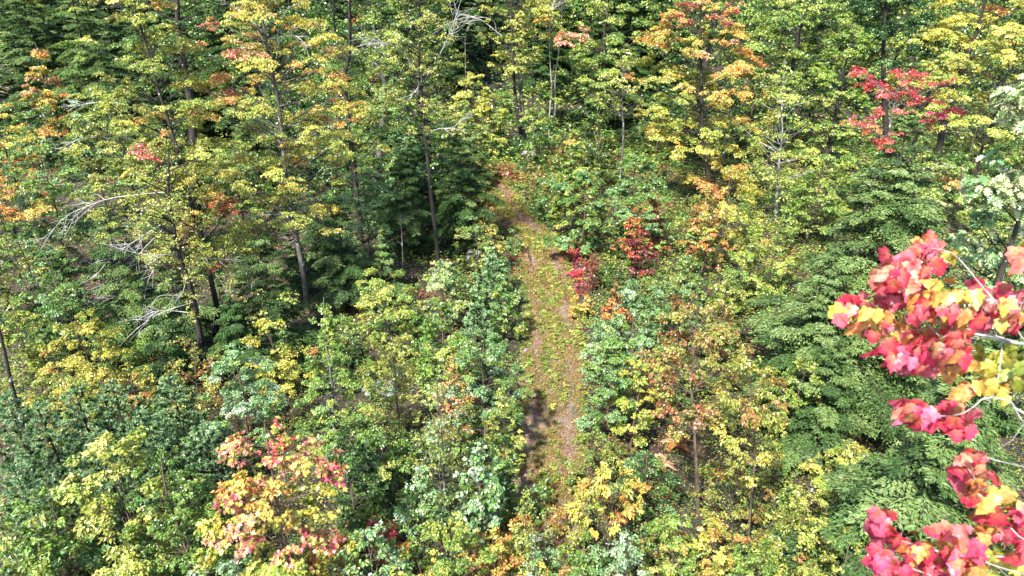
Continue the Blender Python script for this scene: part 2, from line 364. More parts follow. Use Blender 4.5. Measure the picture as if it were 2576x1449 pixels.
# ------------------------------------------------------------------ conifers
def hemlock(x, yb, yt, w, pal, label, group=None, cb=None, K=1.0, sprig=.10, lmin=5.0, name='hemlock_tree', base=None, seed=None, dens=1.0, bare=(), rb=None, top=None):
    r = np.random.default_rng(seed if seed is not None else int(x*5+yb*11+abs(yt)) % 99991)
    B = ground_at(x, yb) if base is None else np.array(base, float)
    T = at_plane(x, yt, B[1]) if base is None else B+np.array([0, 0, yt])
    if base is None: B[0] = T[0] = at_plane(x, yt+.15*(yb-yt), B[1])[0]; B[2] = float(terr(B[0], B[1]))
    s = upx((B+T)/2); W = w*s if base is None else w; Ht = T[2]-B[2]
    zb = (at_plane(x, cb, B[1])[2]-B[2]) if cb is not None else Ht*.06
    th = thing(name, label, 'tree', B, group)
    t = Tubes(); z = np.linspace(0, Ht, 10); ax = np.stack([np.cumsum(r.normal(0, .012*Ht, 10)), np.cumsum(r.normal(0, .012*Ht, 10)), z], 1); ax[0, :2] = 0; ax[-1, :2] = ax[-2, :2]
    R0 = rb or max(.04, .011*Ht); ax0 = ax.copy(); ax0[0, 2] = -.2
    t.add(ax0, R0*(1-.93*z/Ht), 8)
    nb = int(np.clip((Ht-zb)/.30*3.4*dens, 30, 300))
    q = np.sort(r.uniform(0, 1, nb)**.95)
    zz = zb + q*(Ht-zb)*.97; an = np.arange(nb)*2.39996 + r.normal(0, .3, nb)
    lump = 1 + .14*np.sin(an*2+r.uniform(0, 6)) + .14*np.sin(q*23+an)
    BL = (W*.5)*((1-q)**.85*.97+.03)*r.uniform(.62, 1.12, nb)*lump*np.clip(q*6+.55, 0, 1)
    dirv = np.stack([np.cos(an), np.sin(an), np.zeros(nb)], 1)
    axp = np.stack([np.interp(zz, z, ax[:, 0]), np.interp(zz, z, ax[:, 1]), zz], 1)
    rise = r.uniform(.05, .30, nb) + q*.35; drp = r.uniform(.32, .6, nb)
    def bough(i, sv):
        L_ = BL[i][:, None]; sv_ = sv[:, None]
        p = axp[i] + dirv[i]*L_*sv_; p[:, 2] += (rise[i]*sv - drp[i]*sv*sv)*BL[i]; return p
    for i in range(nb):
        if BL[i] > .25: t.add(bough(np.full(5, i), np.linspace(0, .93, 5)), np.linspace(max(.008, .013*BL[i]+.004), .004, 5), 4)
    t.build('trunk', M['bark'], th)
    L = max(sprig, lmin*s)
    L *= 1.05; nl = int(np.clip(K*W*(Ht-zb)*.55/(.22*L*L*.5)*2.6, 400, 110000))
    wi = BL**1.25; wi /= wi.sum(); bi = r.choice(nb, nl, p=wi)
    nbr = np.maximum(3, (BL/.13)).astype(int)
    k = (r.uniform(0, 1, nl)**.8*nbr[bi]).astype(int)
    sv = (k+.6)/(nbr[bi]+.6); side = r.choice([-1, 1], nl)
    lb = BL[bi]*(.36*(1-sv)+.10)*(.8+.4*((k*7+bi) % 5)/4); qv = r.uniform(0, 1, nl)
    perp = np.stack([-dirv[bi][:, 1], dirv[bi][:, 0], np.zeros(nl)], 1)*side[:, None]
    bd = dirv[bi]*.72 + perp*.7; P = bough(bi, sv) + bd*(lb*qv)[:, None]
    P[:, 2] += -.30*lb*qv*qv + r.normal(0, .03*np.minimum(lb, 1)+.012, nl) - .12*BL[bi]*0
    sd2 = r.choice([-1, 1], nl)[:, None]
    D = bd*.8 + (dirv[bi]*.5 - perp*.5)*sd2*.9 + r.normal(0, .12, (nl, 3)); D[:, 2] = -.22 + r.normal(0, .15, nl)
    N = nrm(np.array([0, 0, 1.]) + dirv[bi]*.35 + r.normal(0, .38, (nl, 3)))
    bc = pick(pal, nb, r)
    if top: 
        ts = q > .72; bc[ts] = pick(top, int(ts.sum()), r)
    f = r.uniform(0, .5, (nl, 1)); col = jitter(bc[bi]*(1-f)+pick(pal, nl, r)*f, r, .2, .07)
    Ls = L*r.uniform(.7, 1.3, nl)
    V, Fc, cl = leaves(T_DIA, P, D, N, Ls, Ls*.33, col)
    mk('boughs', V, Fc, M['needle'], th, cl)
    for b_ in bare: bare_branch(th, B, b_)
    TOTAL[0] += nl
    return th
def pine(x, yb, yt, w, pal, label, group=None, K=1.0, base=None, seed=None, lmin=5.5, name='young_pine'):
    r = np.random.default_rng(seed if seed is not None else int(x*5+yb*11+abs(yt)) % 99991)
    B = ground_at(x, yb) if base is None else np.array(base, float)
    T = at_plane(x, yt, B[1]) if base is None else B+np.array([0, 0, yt])
    if base is None: B[0] = T[0] = at_plane(x, yt+.3*(yb-yt), B[1])[0]; B[2] = float(terr(B[0], B[1]))
    s = upx((B+T)/2); W = w*s if base is None else w; Ht = T[2]-B[2]
    th = thing(name, label, 'tree', B, group)
    t = Tubes(); t.add([[0, 0, -.1], [r.normal(0, .02), r.normal(0, .02), Ht*.5], [0, 0, Ht]], [max(.02, .012*Ht), .009*Ht, .006], 6)
    nw = max(5, int(Ht/.38)); Pt = []; Dt = []; ids = []
    for iw in range(nw):
        q = (iw+.5)/nw; z = Ht*(.06+.92*q); n = 6 if q < .85 else 4; ln = W*.5*((1-q)**.8*.95+.08)
        for j in range(n):
            a = j*6.283/n + iw*.6 + r.normal(0, .15); l = ln*r.uniform(.7, 1.15); d = np.array([math.cos(a), math.sin(a), 0])
            c = np.array([[0, 0, z], d*l*.5+[0, 0, z+.12*l], d*l+[0, 0, z+.42*l]]); cc = curve(c, 6)
            t.add(cc, np.linspace(.012, .005, 6), 4)
            m = max(3, int(l/.09))
            for k in range(m):
                f = .3+.7*(k+1)/m; p = np.array([np.interp(f, np.linspace(0, 1, 6), cc[:, i]) for i in range(3)])
                sdv = np.array([-d[1], d[0], 0])*r.normal(0, .16*l)*(1.2-f)
                Pt.append(p+sdv+[0, 0, r.normal(0, .03)]); Dt.append(d*.75+[0, 0, .65]+sdv*1.2)
        for k in range(2): Pt.append([0, 0, z+.05*k]); Dt.append([0, 0, 1])
    t.build('trunk', M['bark'], th)
    Pt = np.array(Pt); Dt = nrm(np.array(Dt)); m = int(np.clip(K*20, 5, 30)); nt_ = len(Pt)
    ci = np.repeat(np.arange(nt_), m); nl = len(ci)
    D = nrm(Dt[ci]*.8 + r.normal(0, .42, (nl, 3)))
    L = max(.12, lmin*1.5*s)*r.uniform(.75, 1.2, nl); Wd = max(.018, 2.6*s)
    N = nrm(r.normal(0, .7, (nl, 3)) + np.array([0, -.5, 1.]))
    bc = pick(pal, nt_, r); col = jitter(bc[ci], r, .18, .06)
    V, Fc, cl = leaves(T_DIA, Pt[ci], D, N, L, Wd, col)
    mk('needles', V, Fc, M['leaf'], th, cl); TOTAL[0] += nl
    return th
def fern(x, y, size, pal, label, group=None, seed=None):
    B = ground_at(x, y); r = np.random.default_rng(seed if seed is not None else int(x*31+y*7)); th = thing('fern', label, 'fern', B, group)
    nf = 9; Pp = []; Dd = []; Nn = []; Ll = []; cc = []; t = Tubes()
    for i in range(nf):
        a = i*6.283/nf + r.normal(0, .2); l = size*r.uniform(.75, 1.2); d = np.array([math.cos(a), math.sin(a), 0])
        c = curve([[0, 0, 0], d*l*.4+[0, 0, l*.62], d*l+[0, 0, l*.42]], 10); t.add(c, np.linspace(.008, .003, 10), 3)
        pc = pick(pal, 1, r)[0]
        for k in range(22):
            f = .14+.86*k/22; p = np.array([np.interp(f, np.linspace(0, 1, 10), c[:, j]) for j in range(3)]); pl = l*.26*math.sin(min(1, (1.05-f)*1.5)*1.57)
            for sgn in (-1, 1):
                Pp.append(p); Dd.append(np.array([-d[1], d[0], 0])*sgn + d*.25 + [0, 0, -.12]); Nn.append([d[0]*-.2, d[1]*-.2, 1]); Ll.append(pl); cc.append(pc)
    t.build('stalks', M['twig'], th)
    n = len(Pp); V, Fc, cl = leaves(T_OVA, np.array(Pp), np.array(Dd), nrm(np.array(Nn)+r.normal(0, .12, (n, 3))), np.array(Ll), np.full(n, l*.045), jitter(np.array(cc), r, .15, .05))
    mk('fronds', V, Fc, M['dry'], th, cl)
    return th

# ================================================================== THE SETTING
def grid(x0, x1, y0, y1, nx, ny):
    X, Y = np.meshgrid(np.linspace(x0, x1, nx), y0 + (y1-y0)*np.linspace(0, 1, ny)**1.6)
    V = np.stack([X, Y, terr(X, Y)], -1).reshape(-1, 3)
    i = np.arange(ny-1)[:, None]*nx + np.arange(nx-1)[None]
    return V, np.stack([i, i+1, i+nx+1, i+nx], -1).reshape(-1, 4)
V, Fq = grid(-300, 300, -60, 420, 160, 170)
V[:, 2] -= .02; g = mk('ground', V, Fq, M['soil'], smooth=True); g['kind'] = 'structure'
TRAIL = [(1350, 1640, 200), (1350, 1449, 200), (1362, 1330, 190), (1370, 1250, 182), (1378, 1170, 172), (1384, 1080, 158), (1390, 1000, 146), (1392, 900, 140), (1388, 820, 130),
         (1380, 740, 118), (1368, 660, 106), (1335, 600, 100), (1282, 550, 108), (1240, 500, 118), (1225, 465, 100), (1250, 435, 70), (1290, 415, 36)]
tc_ = np.array([ground_at(x, y) for x, y, _ in TRAIL]); tw_ = np.array([wd*upx(p)*.5 for (_, _, wd), p in zip(TRAIL, tc_)])
TC = curve(tc_, 160); TWd = np.interp(np.linspace(0, 1, 160), np.linspace(0, 1, len(tw_)), tw_)
def trail_d(P):                         # signed distance outside the trail's edge
    P = np.atleast_2d(P)[:, :2]; out = np.empty(len(P))
    for i in range(0, len(P), 20000):
        d = np.linalg.norm(P[i:i+20000, None]-TC[None, :, :2], axis=2); j = d.argmin(1); out[i:i+20000] = d[np.arange(len(j)), j]-TWd[j]
    return out
tv = []; d_ = np.gradient(TC[:, :2], axis=0); d_ /= np.linalg.norm(d_, axis=1)[:, None]; nrm2 = np.stack([-d_[:, 1], d_[:, 0]], 1)
for i in range(160):
    for k in range(9):
        f = (k-4)/4; e = TWd[i]*(1.12+.10*math.sin(i*.9+k)+.06*math.sin(i*2.3)); p = TC[i, :2]+nrm2[i]*f*e
        rut = -.045*math.exp(-((abs(f)-.55)/.16)**2)
        tv.append([p[0], p[1], float(terr(p[0], p[1]))+.035+rut-(.03 if abs(k-4) == 4 else 0)])
ii = np.arange(159)[:, None]*9+np.arange(8)[None]
tro = mk('path', tv, np.stack([ii, ii+9, ii+10, ii+1], -1).reshape(-1, 4), M['track'], smooth=True); tro['kind'] = 'structure'

def in_view(P, m=60):
    q = proj(P); return (q[:, 0] > -m) & (q[:, 0] < 2576+m) & (q[:, 1] > 230) & (q[:, 1] < 1449+m)
def sample_ground(n, r, ylo=10.5, yhi=62, pw=1.0):
    y = ylo+(yhi-ylo)*r.uniform(0, 1, n)**pw; x = r.uniform(-1, 1, n)*(.82*y+3.5); P = np.stack([x, y, terr(x, y)], 1); return P[in_view(P)]
def noise2(x, y, s, k):
    return (np.sin(x*s+k)*np.cos(y*s*1.13+k*2)+np.sin((x+y)*s*.61+k*3)+np.cos((x-y)*s*.43+k))/3
# grass along the trail
r = np.random.default_rng(3)
def on_trail(n, pw, spread):
    t_ = r.uniform(0, .985, n)**pw*159; i0 = t_.astype(int); f = r.uniform(-1, 1, n)
    c0 = TC[i0, :2]+(TC[np.minimum(i0+1, 159), :2]-TC[i0, :2])*(t_-i0)[:, None]
    return c0+nrm2[i0]*(f*TWd[i0]*spread)[:, None], f
def strip(name, n, pal, hmin, wmul, lab, pw=.78, spread=1.08, thr=-.05, centre=.45, k=9, mul=.78, leafy=False, cat='grass'):
    P2, f = on_trail(n, pw, spread); d = P2[:, 1]
    keep = noise2(P2[:, 0], P2[:, 1], 2.1, 1.0)*.8 + centre*np.exp(-(f/.38)**2) - .65*np.exp(-((np.abs(f)-.55)/.15)**2) + .35*np.exp(-((np.abs(f)-1)/.18)**2) + .35*(np.abs(d-27) < 7) + r.normal(0, .22, n) > thr
    P2 = P2[keep]; c = np.repeat(np.arange(len(P2)), k); m = len(c); h = np.maximum(hmin, P2[:, 1]*.0042)*r.uniform(.6, 1.5, len(P2))
    P = np.stack([P2[c, 0], P2[c, 1], terr(P2[c, 0], P2[c, 1])+.02], 1) + r.normal(0, .045, (m, 3))*[1, 1, 0]; D = r.normal(0, .55, (m, 3))
    if leafy: P[:, 2] += r.uniform(.02, .16, m); D[:, 2] *= .2; N = nrm(r.normal(0, .4, (m, 3))+[0, -.2, 1])
    else: D[:, 2] = np.abs(D[:, 2])*.5+.5; N = nrm(r.normal(0, 1, (m, 3))+[0, -.4, .8])
    gc = pick(pal, len(P2), r)[c]; Wb = np.maximum(.010, P[:, 1]*.0009)*wmul; Lb = h[c]*r.uniform(.7, 1.3, m)
    V, Fc, cl = leaves(T_DIA, P, D, N, Lb, Lb*.6 if leafy else Wb, jitter(gc*mul, r, .22, .04))
    o = mk(name, V, Fc, M['dry'], None, cl); o['kind'] = 'stuff'; o['label'] = lab; o['category'] = cat
strip('trail_grass', 14000, "s5 l5 u1", .10, 1.0, 'short olive and straw coloured grass growing along the middle of the trail')
strip('trail_weeds', 1300, "g4 v3 l3", .06, 1.0, 'tiny green weeds spreading over the trail between its wheel tracks', k=12, leafy=True, thr=.25, spread=1.2, cat='weeds')
# fallen leaves on the trail
n = 30000; P2, f = on_trail(n, .8, 1.15); P2 = P2+r.normal(0, .1, (n, 2)); keep = r.uniform(0, 1, n) < np.clip(.45+.5*noise2(P2[:, 0], P2[:, 1], 1.7, 4.)+.35*np.exp(-((np.abs(f)-.6)/.2)**2), .05, 1)
P2 = P2[keep]; n = len(P2); P = np.stack([P2[:, 0], P2[:, 1], terr(P2[:, 0], P2[:, 1])+.04+r.uniform(0, .04, n)], 1)
D = r.normal(0, 1, (n, 3)); D[:, 2] *= .25; N = nrm(r.normal(0, .35, (n, 3))+[0, 0, 1])
L = np.maximum(.05, P2[:, 1]*.0022)*r.uniform(.6, 1.3, n)
V, Fc, cl = leaves(T_DIA, P, D, N, L, L*.62, jitter(pick("t6 u4", n, r)*.72, r, .3, .04))
o = mk('fallen_leaves', V, Fc, M['dry'], None, cl); o['kind'] = 'stuff'; o['label'] = 'tan and pinkish brown fallen leaves scattered over the trail'; o['category'] = 'leaf litter'
# litter on the woodland floor
P = sample_ground(60000, r, pw=1.1); P = P[trail_d(P) > 0]; n = len(P); P[:, 2] += r.uniform(.0, .06, n); dist = P[:, 1]
D = r.normal(0, 1, (n, 3)); D[:, 2] *= .3; N = nrm(r.normal(0, .4, (n, 3))+[0, 0, 1]); L = np.maximum(.06, dist*.0030)*r.uniform(.6, 1.3, n)
V, Fc, cl = leaves(T_DIA, P, D, N, L, L*.62, jitter(pick("t3 u5 r.5 l1", n, r)*.55, r, .3))
o = mk('leaf_litter', V, Fc, M['dry'], None, cl); o['kind'] = 'stuff'; o['label'] = 'brown leaf litter covering the woodland floor'; o['category'] = 'leaf litter'
# low undergrowth: sprigs of leaves everywhere off the trail
P = sample_ground(27000, r, pw=.95); td = trail_d(P); P = P[(td > -.22+.3*r.uniform(0, 1, len(td)))]; td = trail_d(P)
pr = proj(P); dark = (pr[:, 1] < 900) & (pr[:, 0] < 1150)
P = P[(~dark) | (r.uniform(0, 1, len(P)) < .45)]; td = trail_d(P); nS = len(P)
hS = np.clip(.12+.5*r.uniform(0, 1, nS)**1.4*np.clip(td, .2, 1.4), .1, .75)
nz = noise2(P[:, 0], P[:, 1], .8, 2.0)+r.normal(0, .22, nS)
cs = pick("g5 d3 v2 l2", nS, r)
for lo_, hi_, ps in [(-9, -.55, "u5 l3 d2"), (-.55, -.25, "l3 v2 d2"), (.45, .62, "b4 g3 d1"), (.62, 9, "v4 y1 g2")]:
    m_ = (nz > lo_) & (nz <= hi_); cs[m_] = pick(ps, int(m_.sum()), r)
nearred = np.hypot(proj(P)[:, 0]-1440, proj(P)[:, 1]-690) < 60; cs[nearred] = pick("r2 m2 u3 t2", int(nearred.sum()), r)
k = 15; ci = np.repeat(np.arange(nS), k); n = len(ci); u = r.normal(0, 1, (n, 3)); q = r.uniform(.1, 1, n)
Pp = P[ci]+np.stack([u[:, 0]*.16*(.5+q*.6), u[:, 1]*.16*(.5+q*.6), q*hS[ci]], 1)*np.array([1, 1, 1]); dist = Pp[:, 1]
D = u.copy(); D[:, 2] = -.25; N = nrm(np.array([0, -.15, 1.])+u*.45)
L = np.maximum(.07, dist*.0034)*r.uniform(.65, 1.3, n)
V, Fc, cl = leaves(T_DIA, Pp, D, N, L, L*.6, jitter(cs[ci], r))
o = mk('undergrowth', V, Fc, M['leaf'], None, cl); o['kind'] = 'stuff'; o['label'] = 'low mixed green and yellow undergrowth between the shrubs'; o['category'] = 'ground cover'
TOTAL[0] += n

yy = 52+80*r.uniform(0, 1, 9000); P = np.stack([r.uniform(-1, 1, 9000)*(.85*yy+3), yy, yy*0], 1); P[:, 2] = terr(P[:, 0], P[:, 1]); P = P[trail_d(P) > .3]
ci = np.repeat(np.arange(len(P)), 11); n = len(ci); u = r.normal(0, 1, (n, 3)); hh = r.uniform(.4, 1.7, len(P))
Pp = P[ci]+np.stack([u[:, 0]*.45, u[:, 1]*.45, r.uniform(.05, 1, n)*hh[ci]], 1); D = u.copy(); D[:, 2] = -.2; N = nrm(np.array([0, -.4, 1.])+u*.4); L = Pp[:, 1]*.0048*r.uniform(.7, 1.3, n)
V, Fc, cl = leaves(T_DIA, Pp, D, N, L, L*.6, jitter(pick("g5 v3 d3 l2", len(P), r)[ci], r))
o = mk('far_undergrowth', V, Fc, M['leaf'], None, cl); o['kind'] = 'stuff'; o['label'] = 'green undergrowth on the floor of the distant woods'; o['category'] = 'ground cover'

# ================================================================== PLANTS (grid positions: x, base y, top y, width)
Tn = 'tall trees'
BL, HE, PI_ = broadleaf, hemlock, pine
# ---- tall trees, left
BL('maple_tree', 'tree', 540, 858, -170, 330, "v5 l3 y2", "tall yellow green maple, trunk leaning left, red leaf sprays low down", cb=640, cx=330, tr=[(547, 790), (533, 713), (510, 606), (487, 526), (467, 467), (433, 333), (403, 240), (370, 120), (320, -40)],
   bark='bark', rb=.12, shape='column', K=1.6, flat=.33, cr=.12, top="v4 V3 o1", patches=[(365, 375, 28, "r3 m1"), (425, 290, 24, "r2 o1"), (490, 570, 45, "o3 r2"), (575, 500, 45, "r3 o1"), (520, 690, 38, "r4"), (420, 700, 38, "r4 o1"), (480, 640, 40, "r2 o3"), (455, 560, 35, "o3")],
   bare=[([(420, 483), (300, 495), (230, 515), (165, 545), (125, 590)], .022, 6), ([(405, 565), (350, 600), (290, 640), (235, 700)], .022, 6), ([(412, 575), (340, 650), (290, 720), (235, 765)], .018, 5),
         ([(420, 640), (375, 700), (358, 790)], .015, 3), ([(470, 718), (380, 725), (300, 745), (250, 760)], .016, 5), ([(500, 650), (560, 652), (612, 656), (640, 690)], .016, 4), ([(505, 630), (550, 700), (585, 735), (650, 700)], .014, 3)])
BL('maple_tree', 'tree', 515, 945, 380, 210, "v4 l4", "thinner second maple trunk just left of the leaning maple, few olive leaves", cb=800, cx=425, tr=[(505, 860), (493, 783), (477, 716), (450, 640), (435, 560), (423, 483)],
   bark='bark', rb=.15, shape='vase', K=.5, flat=.3, cr=.14, bare=[([(480, 787), (430, 782), (385, 785), (345, 805)], .02, 5), ([(485, 760), (400, 790), (330, 840), (275, 905)], .018, 5), ([(440, 650), (430, 640), (360, 640), (250, 610)], .015, 4), ([(470, 690), (455, 740), (400, 745), (370, 790)], .013, 3)])
BL('maple_tree', 'tree', 775, 785, -230, 400, "y4 v5 o1", "big orange and yellow maple with silver upper trunk, left of the dark hemlocks", cb=560, cx=630, tr=[(765, 700), (745, 590), (728, 500), (715, 400), (705, 300), (690, 200), (672, 110), (652, 10)],
   bark='grey', rb=.13, shape='oval', K=2.4, flat=.3, cr=.10, top="o4 y5 t2", topf=.45, patches=[(540, 70, 30, "m2 p2"), (520, 200, 50, "p4 o2"), (590, 180, 60, "o4 p1"), (820, 260, 50, "o3 y2"), (790, 480, 70, "y4 o1"), (640, 330, 60, "v4 y2")],
   bare=[([(742, 560), (700, 540), (650, 545), (610, 575)], .013, 5), ([(745, 600), (690, 640), (640, 650), (625, 740)], .013, 4), ([(765, 700), (700, 660), (650, 665), (610, 640)], .012, 3), ([(660, 80), (600, 30), (560, 0)], .02, 3), ([(672, 100), (740, 90), (775, 120)], .018, 3)])
BL('maple_tree', 'tree', 905, 612, -190, 300, "g4 d3 v2", "dark trunked tree forked high up, thin green crown with a red leaf tuft", cb=420, cx=880, tr=[(905, 560), (900, 520), (893, 450), (885, 380), (876, 290), (868, 200), (880, 130)],
   bark='bark', rb=.20, shape='column', K=.9, flat=.4, cr=.11, patches=[(890, 52, 30, "r4 o1"), (858, 210, 30, "o2 v2")], top="g3 v3")
BL('birch_tree', 'tree', 1103, 672, -120, 230, "l4 v5", "slender straight black trunk beside the trail with silvery arching branches above", cb=330, cx=1055, tr=[(1098, 600), (1085, 500), (1078, 420), (1070, 350), (1063, 270), (1055, 200)],
   bark='bark', rb=.13, shape='oval', K=.85, flat=.35, cr=.12, top="V3 v3", twigs=1,
   bare=[([(1062, 200), (1000, 120), (930, 110), (850, 135)], .025, 5), ([(1075, 190), (1110, 130), (1140, 60), (1160, 0)], .025, 5), ([(1072, 340), (1100, 325), (1140, 320), (1165, 295)], .025, 5), ([(1062, 200), (1040, 235), (1000, 250)], .02, 3)])
BL('birch_tree', 'tree', 1312, 366, -160, 170, "V4 v5 y2", "twin stemmed pale yellow birch standing behind the far end of the trail", cb=180, cx=1296, tr=[(1310, 330), (1300, 270), (1293, 200), (1290, 120), (1285, 30)],
   bark='bark', rb=.2, shape='oval', K=1.2, flat=.35, cr=.13, top="V3 o1 y2", bare=[([(1262, 90), (1200, 45), (1150, 50), (1095, 75)], .04, 5), ([(1250, 85), (1240, 50), (1200, 45), (1180, 60)], .03, 3)])
BL('birch_tree', 'tree', 1320, 360, -160, 120, "v5 y3", "right stem of the pair behind the trail's far end, straight with pale upper bark", cb=190, cx=1308, tr=[(1316, 300), (1310, 220), (1306, 100), (1303, 20)], bark='grey', rb=.24, shape='column', K=.8, flat=.35, cr=.16)
BL('maple_tree', 'tree', 945, 480, 60, 150, "l3 g4", "short grey leaning trunk between the forked tree and the black trunk", cb=160, cx=940, tr=[(968, 240), (955, 180), (945, 120)], bark='grey', rb=.3, K=.6, shape='round', flat=.4)
BL('maple_tree', 'tree', 495, 610, -190, 260, "d4 g4", "black thick trunk behind the leaning maple, dark green crown at the frame's top", cb=170, cx=455, tr=[(485, 320), (477, 240), (467, 180), (450, 100), (446, 0)], bark='bark', rb=.33, shape='column', K=.8, cr=.14)
BL('maple_tree', 'tree', 1378, 350, -150, 150, "y4 v5", "bright yellow maple with thin pale trunk right of the twin birch", cb=120, cx=1388, bark='pale', rb=.08, shape='round', K=1.2, flat=.3, cr=.2)
BL('maple_tree', 'tree', 1400, 330, -180, 90, "y2 v4", "thin whitish trunk close to the dark gap at top centre", cb=60, cx=1397, bark='pale', rb=.08, shape='round', K=.9, flat=.3, cr=.2)
# ---- tall trees, right half
BL('maple_tree', 'tree', 1790, 500, -60, 370, "v6 y3 o2", "large spreading maple right of the trail, yellow green with peach pink top", cb=450, cx=1760, tr=[(1775, 400), (1765, 300)], bark='bark', rb=.18, shape='oval', K=3.2, flat=.42, cr=.085,
   top="v3 o3 p3", topf=.35, patches=[(1960, 68, 50, "p5"), (1700, 50, 60, "p3 o2"), (1900, 130, 60, "p2 o3"), (1650, 90, 50, "o4 p1"), (1880, 270, 50, "o3 u2"), (1700, 350, 110, "v5 y3"), (1780, 230, 50, "o3 y2"), (1700, 200, 80, "y3 v4 o1")])
BL('birch_tree', 'tree', 1540, 395, -40, 250, "v4 g5", "broad green tree with a pink tuft on its left, beside the peach topped maple", cb=240, cx=1520, bark='bark', rb=.2, shape='oval', K=1.7, flat=.34, cr=.11, patches=[(1440, 75, 28, "p4"), (1425, 100, 22, "p3")], top="v4 V2")
BL('birch_tree', 'tree', 1590, 540, 110, 150, "V3 v4 l3", "thin olive sapling tree with bare lower stem, left of the large peach maple", cb=300, cx=1565, bark='grey', rb=.1, shape='round', K=.7, flat=.35, twigs=1)
BL('birch_tree', 'tree', 1952, 552, 150, 230, "v6 V2 g2", "slender birch with white trunk and sparse layered leaves, left of the tall hemlocks", cb=500, cx=1975, tr=[(1955, 480), (1961, 400), (1968, 330), (1965, 290)], bark='pale', rb=.10, shape='oval', K=.85, flat=.26, cr=.13, twigs=1)
BL('maple_tree', 'tree', 1985, 420, -120, 260, "v5 g4", "tall green crown just right of the peach topped maple, at the frame's top", cb=220, cx=2010, bark='bark', rb=.25, shape='round', K=1.7, flat=.36, cr=.10, top="v4 V2")
BL('maple_tree', 'tree', 1830, 360, -210, 250, "g4 v4", "green crown with rosy tips behind the large peach maple", cb=100, cx=1800, bark='bark', rb=.3, shape='round', K=1.3, cr=.12, patches=[(1875, 10, 35, "p4"), (1830, 30, 30, "p2 o2")])
BL('maple_tree', 'tree', 2130, 450, 60, 200, "g5 v3", "mid green layered tree between the white birch and the dark oak", cb=330, cx=2110, bark='bark', rb=.2, shape='oval', K=1.6, flat=.34, cr=.12)
BL('oak_tree', 'tree', 2235, 420, -90, 280, "d6 b1", "dark bluish green oak crown at the frame's top, above the red maple", cb=190, cx=2230, tr=[(2225, 260), (2222, 150)], bark='bark', rb=.28, shape='round', K=1.9, flat=.5, cr=.12, tpl=T_DIA)
BL('maple_tree', 'tree', 2420, 440, -120, 360, "y6 v4", "golden yellow maple crown in the top right corner", cb=200, cx=2440, bark='bark', rb=.28, shape='round', K=2.0, flat=.36, cr=.10, top="y5 V3 o1")
BL('maple_tree', 'tree', 2310, 520, 130, 200, "v5 y3", "yellow green maple behind and right of the red maple", cb=330, cx=2320, bark='bark', rb=.2, shape='round', K=1.5, cr=.13)
BL('red_maple_tree', 'tree', 2235, 640, 168, 300, "c6 o2 r1", "coral red maple whose crown opens out behind the tip of the tall hemlock", cb=370, cx=2225, bark='grey', rb=.12, shape='vase', K=1.25, flat=.5, cr=.105, top="c6 m1", topf=.5, limbs=True)
# ---- hemlocks, left of the trail, their shade put into darker needles
for x, yb, yt, w_, pal, lab in [
    (1010, 640, 330, 210, "h5 H2", "dark hemlock left of the black slender trunk"), (1150, 625, 300, 230, "h6 H1", "dark hemlock whose right side edges the trail, behind the black slender trunk"),
    (850, 770, 480, 230, "h5 H3", "dark green hemlock right of the big orange maple's lower trunk"), (960, 745, 575, 150, "H4 h2 g1", "small lighter hemlock in front of the dark hemlocks, beside a thin dead pole"),
    (1060, 560, 250, 170, "h5 d2", "dark hemlock top rising behind the black slender trunk"), (930, 560, 400, 200, "d4 h3", "shaded evergreen behind the forked tree's trunk"),
    (790, 660, 470, 180, "h4 H3", "shaded hemlock partly behind the big orange maple"), (1195, 480, 260, 110, "H3 h3", "narrow hemlock at the trail's bend, behind the larger one")]:
    HE(x, yb, yt, w_, pal, lab, K=1.5)
# ---- left middle: feathery saplings and evergreens under the leaning maple
HE(250, 860, 500, 300, "H3 h4 g1", "olive green hemlock under the silvery bare limbs, far left middle", K=1.2, top="v2 H3")
HE(400, 900, 600, 260, "h4 H3", "shaded hemlock directly below the red leaf sprays", K=1.2)
HE(640, 880, 520, 240, "h5 H2", "shaded hemlock between the leaning maple and the orange maple", K=1.2)
HE(130, 860, 600, 230, "d5 h3", "dark bushy evergreen at the far left behind the yellow shrub", K=1.3)
HE(590, 960, 740, 260, "h5 d2", "low dark hemlock behind the grey green birch sapling", K=1.2)
HE(390, 1000, 780, 240, "h5 d2", "low dark hemlock behind the young pines", K=1.1)
BL('maple_sapling', 'tree', 310, 700, 200, 270, "v5 l3 b1", "broad olive green young maple with dead silver twigs, left of the leaning maple", cb=560, cx=300, shape='oval', K=1.9, flat=.34, cr=.10, top="V3 v4", bark='grey', bare=[([(300, 260), (250, 258), (200, 265), (170, 280)], .03, 4), ([(240, 345), (200, 350), (150, 375)], .025, 4)])
BL('maple_sapling', 'tree', 120, 430, 95, 180, "o4 y4 t1", "peach and gold young maple, pointed, near the top left corner", cb=340, shape='cone', K=2.4, cr=.15, top="o5 t4", bark='grey')
BL('birch_sapling', 'tree', 215, 520, 200, 130, "b4 g3", "pale green birch sapling right of the peach coloured young maple", cb=420, shape='cone', K=1.7, cr=.15)
BL('birch_sapling', 'tree', 110, 680, 340, 210, "b3 g5", "light green rounded sapling in the left middle, above the dark evergreen", cb=640, shape='oval', K=2.0, cr=.13, top="b3 w2 g2")
BL('maple_tree', 'tree', 20, 600, 250, 230, "y4 o3 v3", "yellow and orange layered maple cut by the left edge, upper half", cb=440, shape='round', K=1.8, flat=.25, cr=.13, bark='bark', patches=[(20, 375, 45, "o3 r3"), (40, 300, 60, "y5 V2")])
BL('maple_tree', 'tree', 25, 720, 440, 220, "y3 o5", "orange leaved maple cut by the left edge at mid height", cb=550, shape='round', K=1.6, flat=.22, cr=.15, bark='bark', top="o5 p1 y2")
